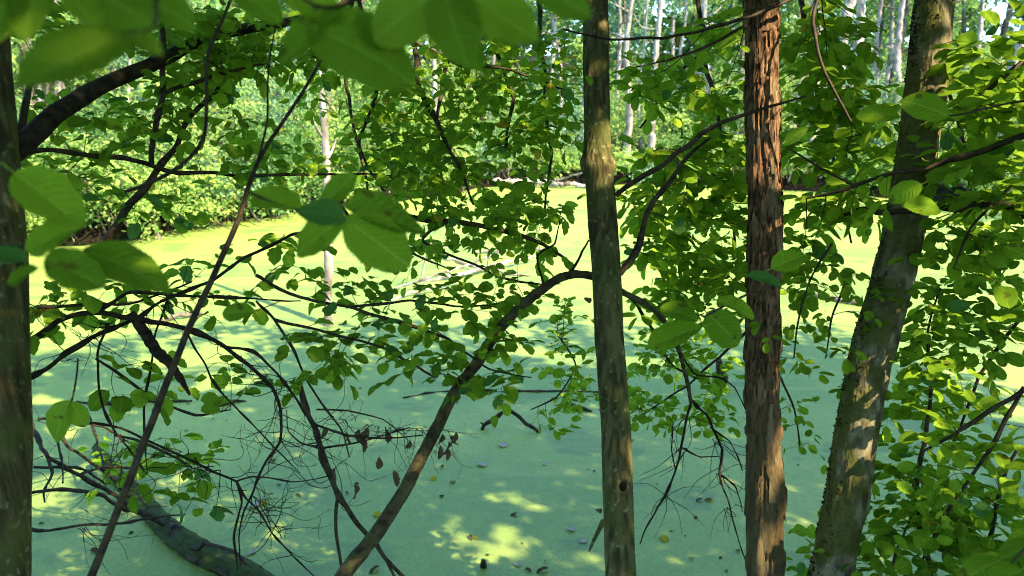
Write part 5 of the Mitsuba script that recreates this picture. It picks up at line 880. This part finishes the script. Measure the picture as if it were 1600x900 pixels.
P = np.c_[wxy, np.zeros(N)] + SUN / SUN[2] * hz[:, None]
for c, rad in GAPS:
    e = P - np.array(c); e = e - (e @ SUN)[:, None] * SUN
    keep &= np.linalg.norm(e, axis=1) > rad + .03
keep &= P[:, 2] > 2.85 + .137 * np.maximum(P[:, 1], 0)          # the boughs arch over the view, clear of it
P = P[keep]
which = np.argmin(np.stack([np.hypot(P[:, 0] - x - .4, P[:, 1] - y - .6) + (1.5 if nm in ('mid', 'red') else 0) for x, y, nm in CANOPY_TREES], 1), 1)
OWN = {'mid': tree_mid, 'red': tree_red, 'lean': tree_lean, 'left': tree_left}
for k, (x, y, nm) in enumerate(CANOPY_TREES):
    p = P[which == k]
    if nm: t = OWN[nm]; tops = np.array({'mid': (.34, 2.65, 6), 'red': (.84, 2.8, 6), 'lean': (1.7, 2.85, 6), 'left': (-1.35, 2.0, 5)}[nm])
    else:
        t = thing('tree', 'leafy tree of the near bank outside the right of the view', 'tree', 'shade trees of the near bank')
        g = gh(x, y); tops = np.array([x + .3, y + .4, 6.0])
        part(t, 'trunk', mikit.ply(tube([(x, y, g - .3, .17), (x + .1, y + .1, g + 1.5, .13), (x + .2, y + .25, g + 3.5, .11), (*tops, .08), (x + .4, y + .6, 8.5, .04), (x + .4, y + .7, 10.2, .01)], 14, .1, .4, k), 'mat_bark_olive', smooth=True))
    if not len(p): continue
    q = np.random.default_rng(900 + k)
    for i in range(10):
        e = p[int(q.integers(len(p)))]; b = tops + (0, 0, q.uniform(-.6, 1.2))
        part(t, 'bough', mikit.ply(tube([(*b, .035), (*((b + e) / 2 + UP * .3), .022), (*e, .006)], 6, .12, 1.5, i), 'mat_bark_dark', smooth=True))
    s = .15 * q.uniform(.7, 1.2, len(p))
    v, f, col = far_foliage(p, s, tones(len(p), 'green', q) * .8, q, None, .45)
    part(t, 'crown', mikit.ply((v, f), 'leaf_far', smooth=False, color=col), kind='stuff')

# the wood behind the photographer
for k, (x, y) in enumerate([(-11, -3), (-8, -7), (-4, -8), (0, -8.5), (4, -9), (8, -8), (12, -6.5), (-14, 1.5), (-6, -4.2), (15.5, -3.5)]):
    q = np.random.default_rng(850 + k)
    wood_tree('leafy tree of the wood behind the viewer', x, y, q.uniform(.10, .16), q.uniform(7, 9), 850 + k, 'mat_bark_far', crown=(2.0, .3, 7), kind=['green', 'dark'][k % 2], limbs=3, group='trees of the wood behind the viewer', n=900, size=.32)
# bits of leaf, bark and seed caught in the duckweed
r = np.random.default_rng(57); n = 800
bx, by = r.uniform(-7, 7, n), 2.6 + 13 * r.random(n) ** 1.5
k = (shore_distance(bx, by) < -.05) & (meshkit.fbm(np.stack([bx * .7, by * .7, bx * 0], -1), 3) + r.normal(0, .06, n) > .46)
bx, by = bx[k], by[k]; n = len(bx)
col = np.array([(.07, .045, .025), (.16, .12, .07), (.04, .05, .02), (.20, .17, .05)])[r.integers(0, 4, n)] * r.uniform(.8, 1.5, (n, 1))
v, f, c = far_foliage(np.stack([bx, by, np.full(n, .006)], 1), r.uniform(.015, .045, n), col, r, None, .12)
v[:, 2] = np.clip(v[:, 2], .003, .012)
scene['floating_debris'] = mikit.ply((v, f), 'leaf_far', color=c)
labels['floating_debris'] = {'label': 'tiny bits of leaf and bark caught in the duckweed', 'category': 'debris', 'kind': 'stuff'}

# ------------------------------------------------------------------ labels that say which one
def picture_x(key):
    m = scene[next(k for k in scene if k.startswith(key + '__'))]
    v = meshkit.WRITTEN[m['filename']][0].mean(0) - EYE
    return v[0] / max(1e-3, v[1] * math.cos(PITCH) - v[2] * math.sin(PITCH)) / math.tan(math.radians(34))
ZONES = [(-1.02, -.62, 'near the left trunk'), (-.62, -.36, 'just left of the pale dead trunk'), (-.36, -.14, 'just right of the pale dead trunk'), (-.14, .16, 'just left of the middle trunk'), (.16, .33, 'just right of the middle trunk'), (.33, .49, 'just left of the red trunk'), (.49, .78, 'between the red and leaning trunks'), (.78, 1.05, 'right of the leaning trunk')]
ORD = ['first', 'second', 'third', 'fourth', 'fifth', 'sixth', 'seventh', 'eighth', 'ninth', 'tenth', 'eleventh', 'twelfth', 'thirteenth', 'fourteenth', 'fifteenth', 'sixteenth', 'seventeenth', 'eighteenth']
for grp, short in {'trees of the wood behind the pond': 'woodland tree', 'tall bushes behind the shore': 'tall back-row bush', 'pale trunks behind the far shore': 'pale-trunked tree', 'bushes along the far shore': 'low shoreline bush', 'bushes on the left bank': 'left bank bush', 'low bushes overhanging the left bank': 'low overhanging bush', 'bushes leaning out from the left bank': 'bush leaning over the water', 'bushes deeper in the wood': 'distant bush', 'thickets at the back of the wood': 'farthest thicket', 'trees on the left side of the pond': 'leafy left side tree', 'trees on the right side of the pond': 'leafy right side tree'}.items():
    rest = {k: picture_x(k) for k, l in labels.items() if l.get('group') == grp}
    for a, b, where in ZONES:
        inside = sorted((k for k in rest if a <= rest[k] < b), key=rest.get)
        for i, k in enumerate(inside):
            labels[k]['label'] = f'{short} {where}, ' + ('the only one' if len(inside) == 1 else f'{ORD[i]} from the left'); rest.pop(k)
    for k in rest: labels[k]['label'] = f'{short} standing outside the frame'

for grp, short in {'brown leaves on the water': 'small brown curled leaf on the duckweed', 'pale leaves on the water': 'small pale bleached leaf on the duckweed', 'yellow leaves on the water': 'small yellow leaf on the duckweed'}.items():
    ks = sorted((k for k, l in labels.items() if l.get('group') == grp), key=lambda k: (lambda m: m[0, 3] / m[1, 3])(np.array(scene[k]['to_world'].matrix).reshape(4, 4)))
    for i, k in enumerate(ks): labels[k]['label'] = f'{short}, {ORD[i]} of its kind from the left'
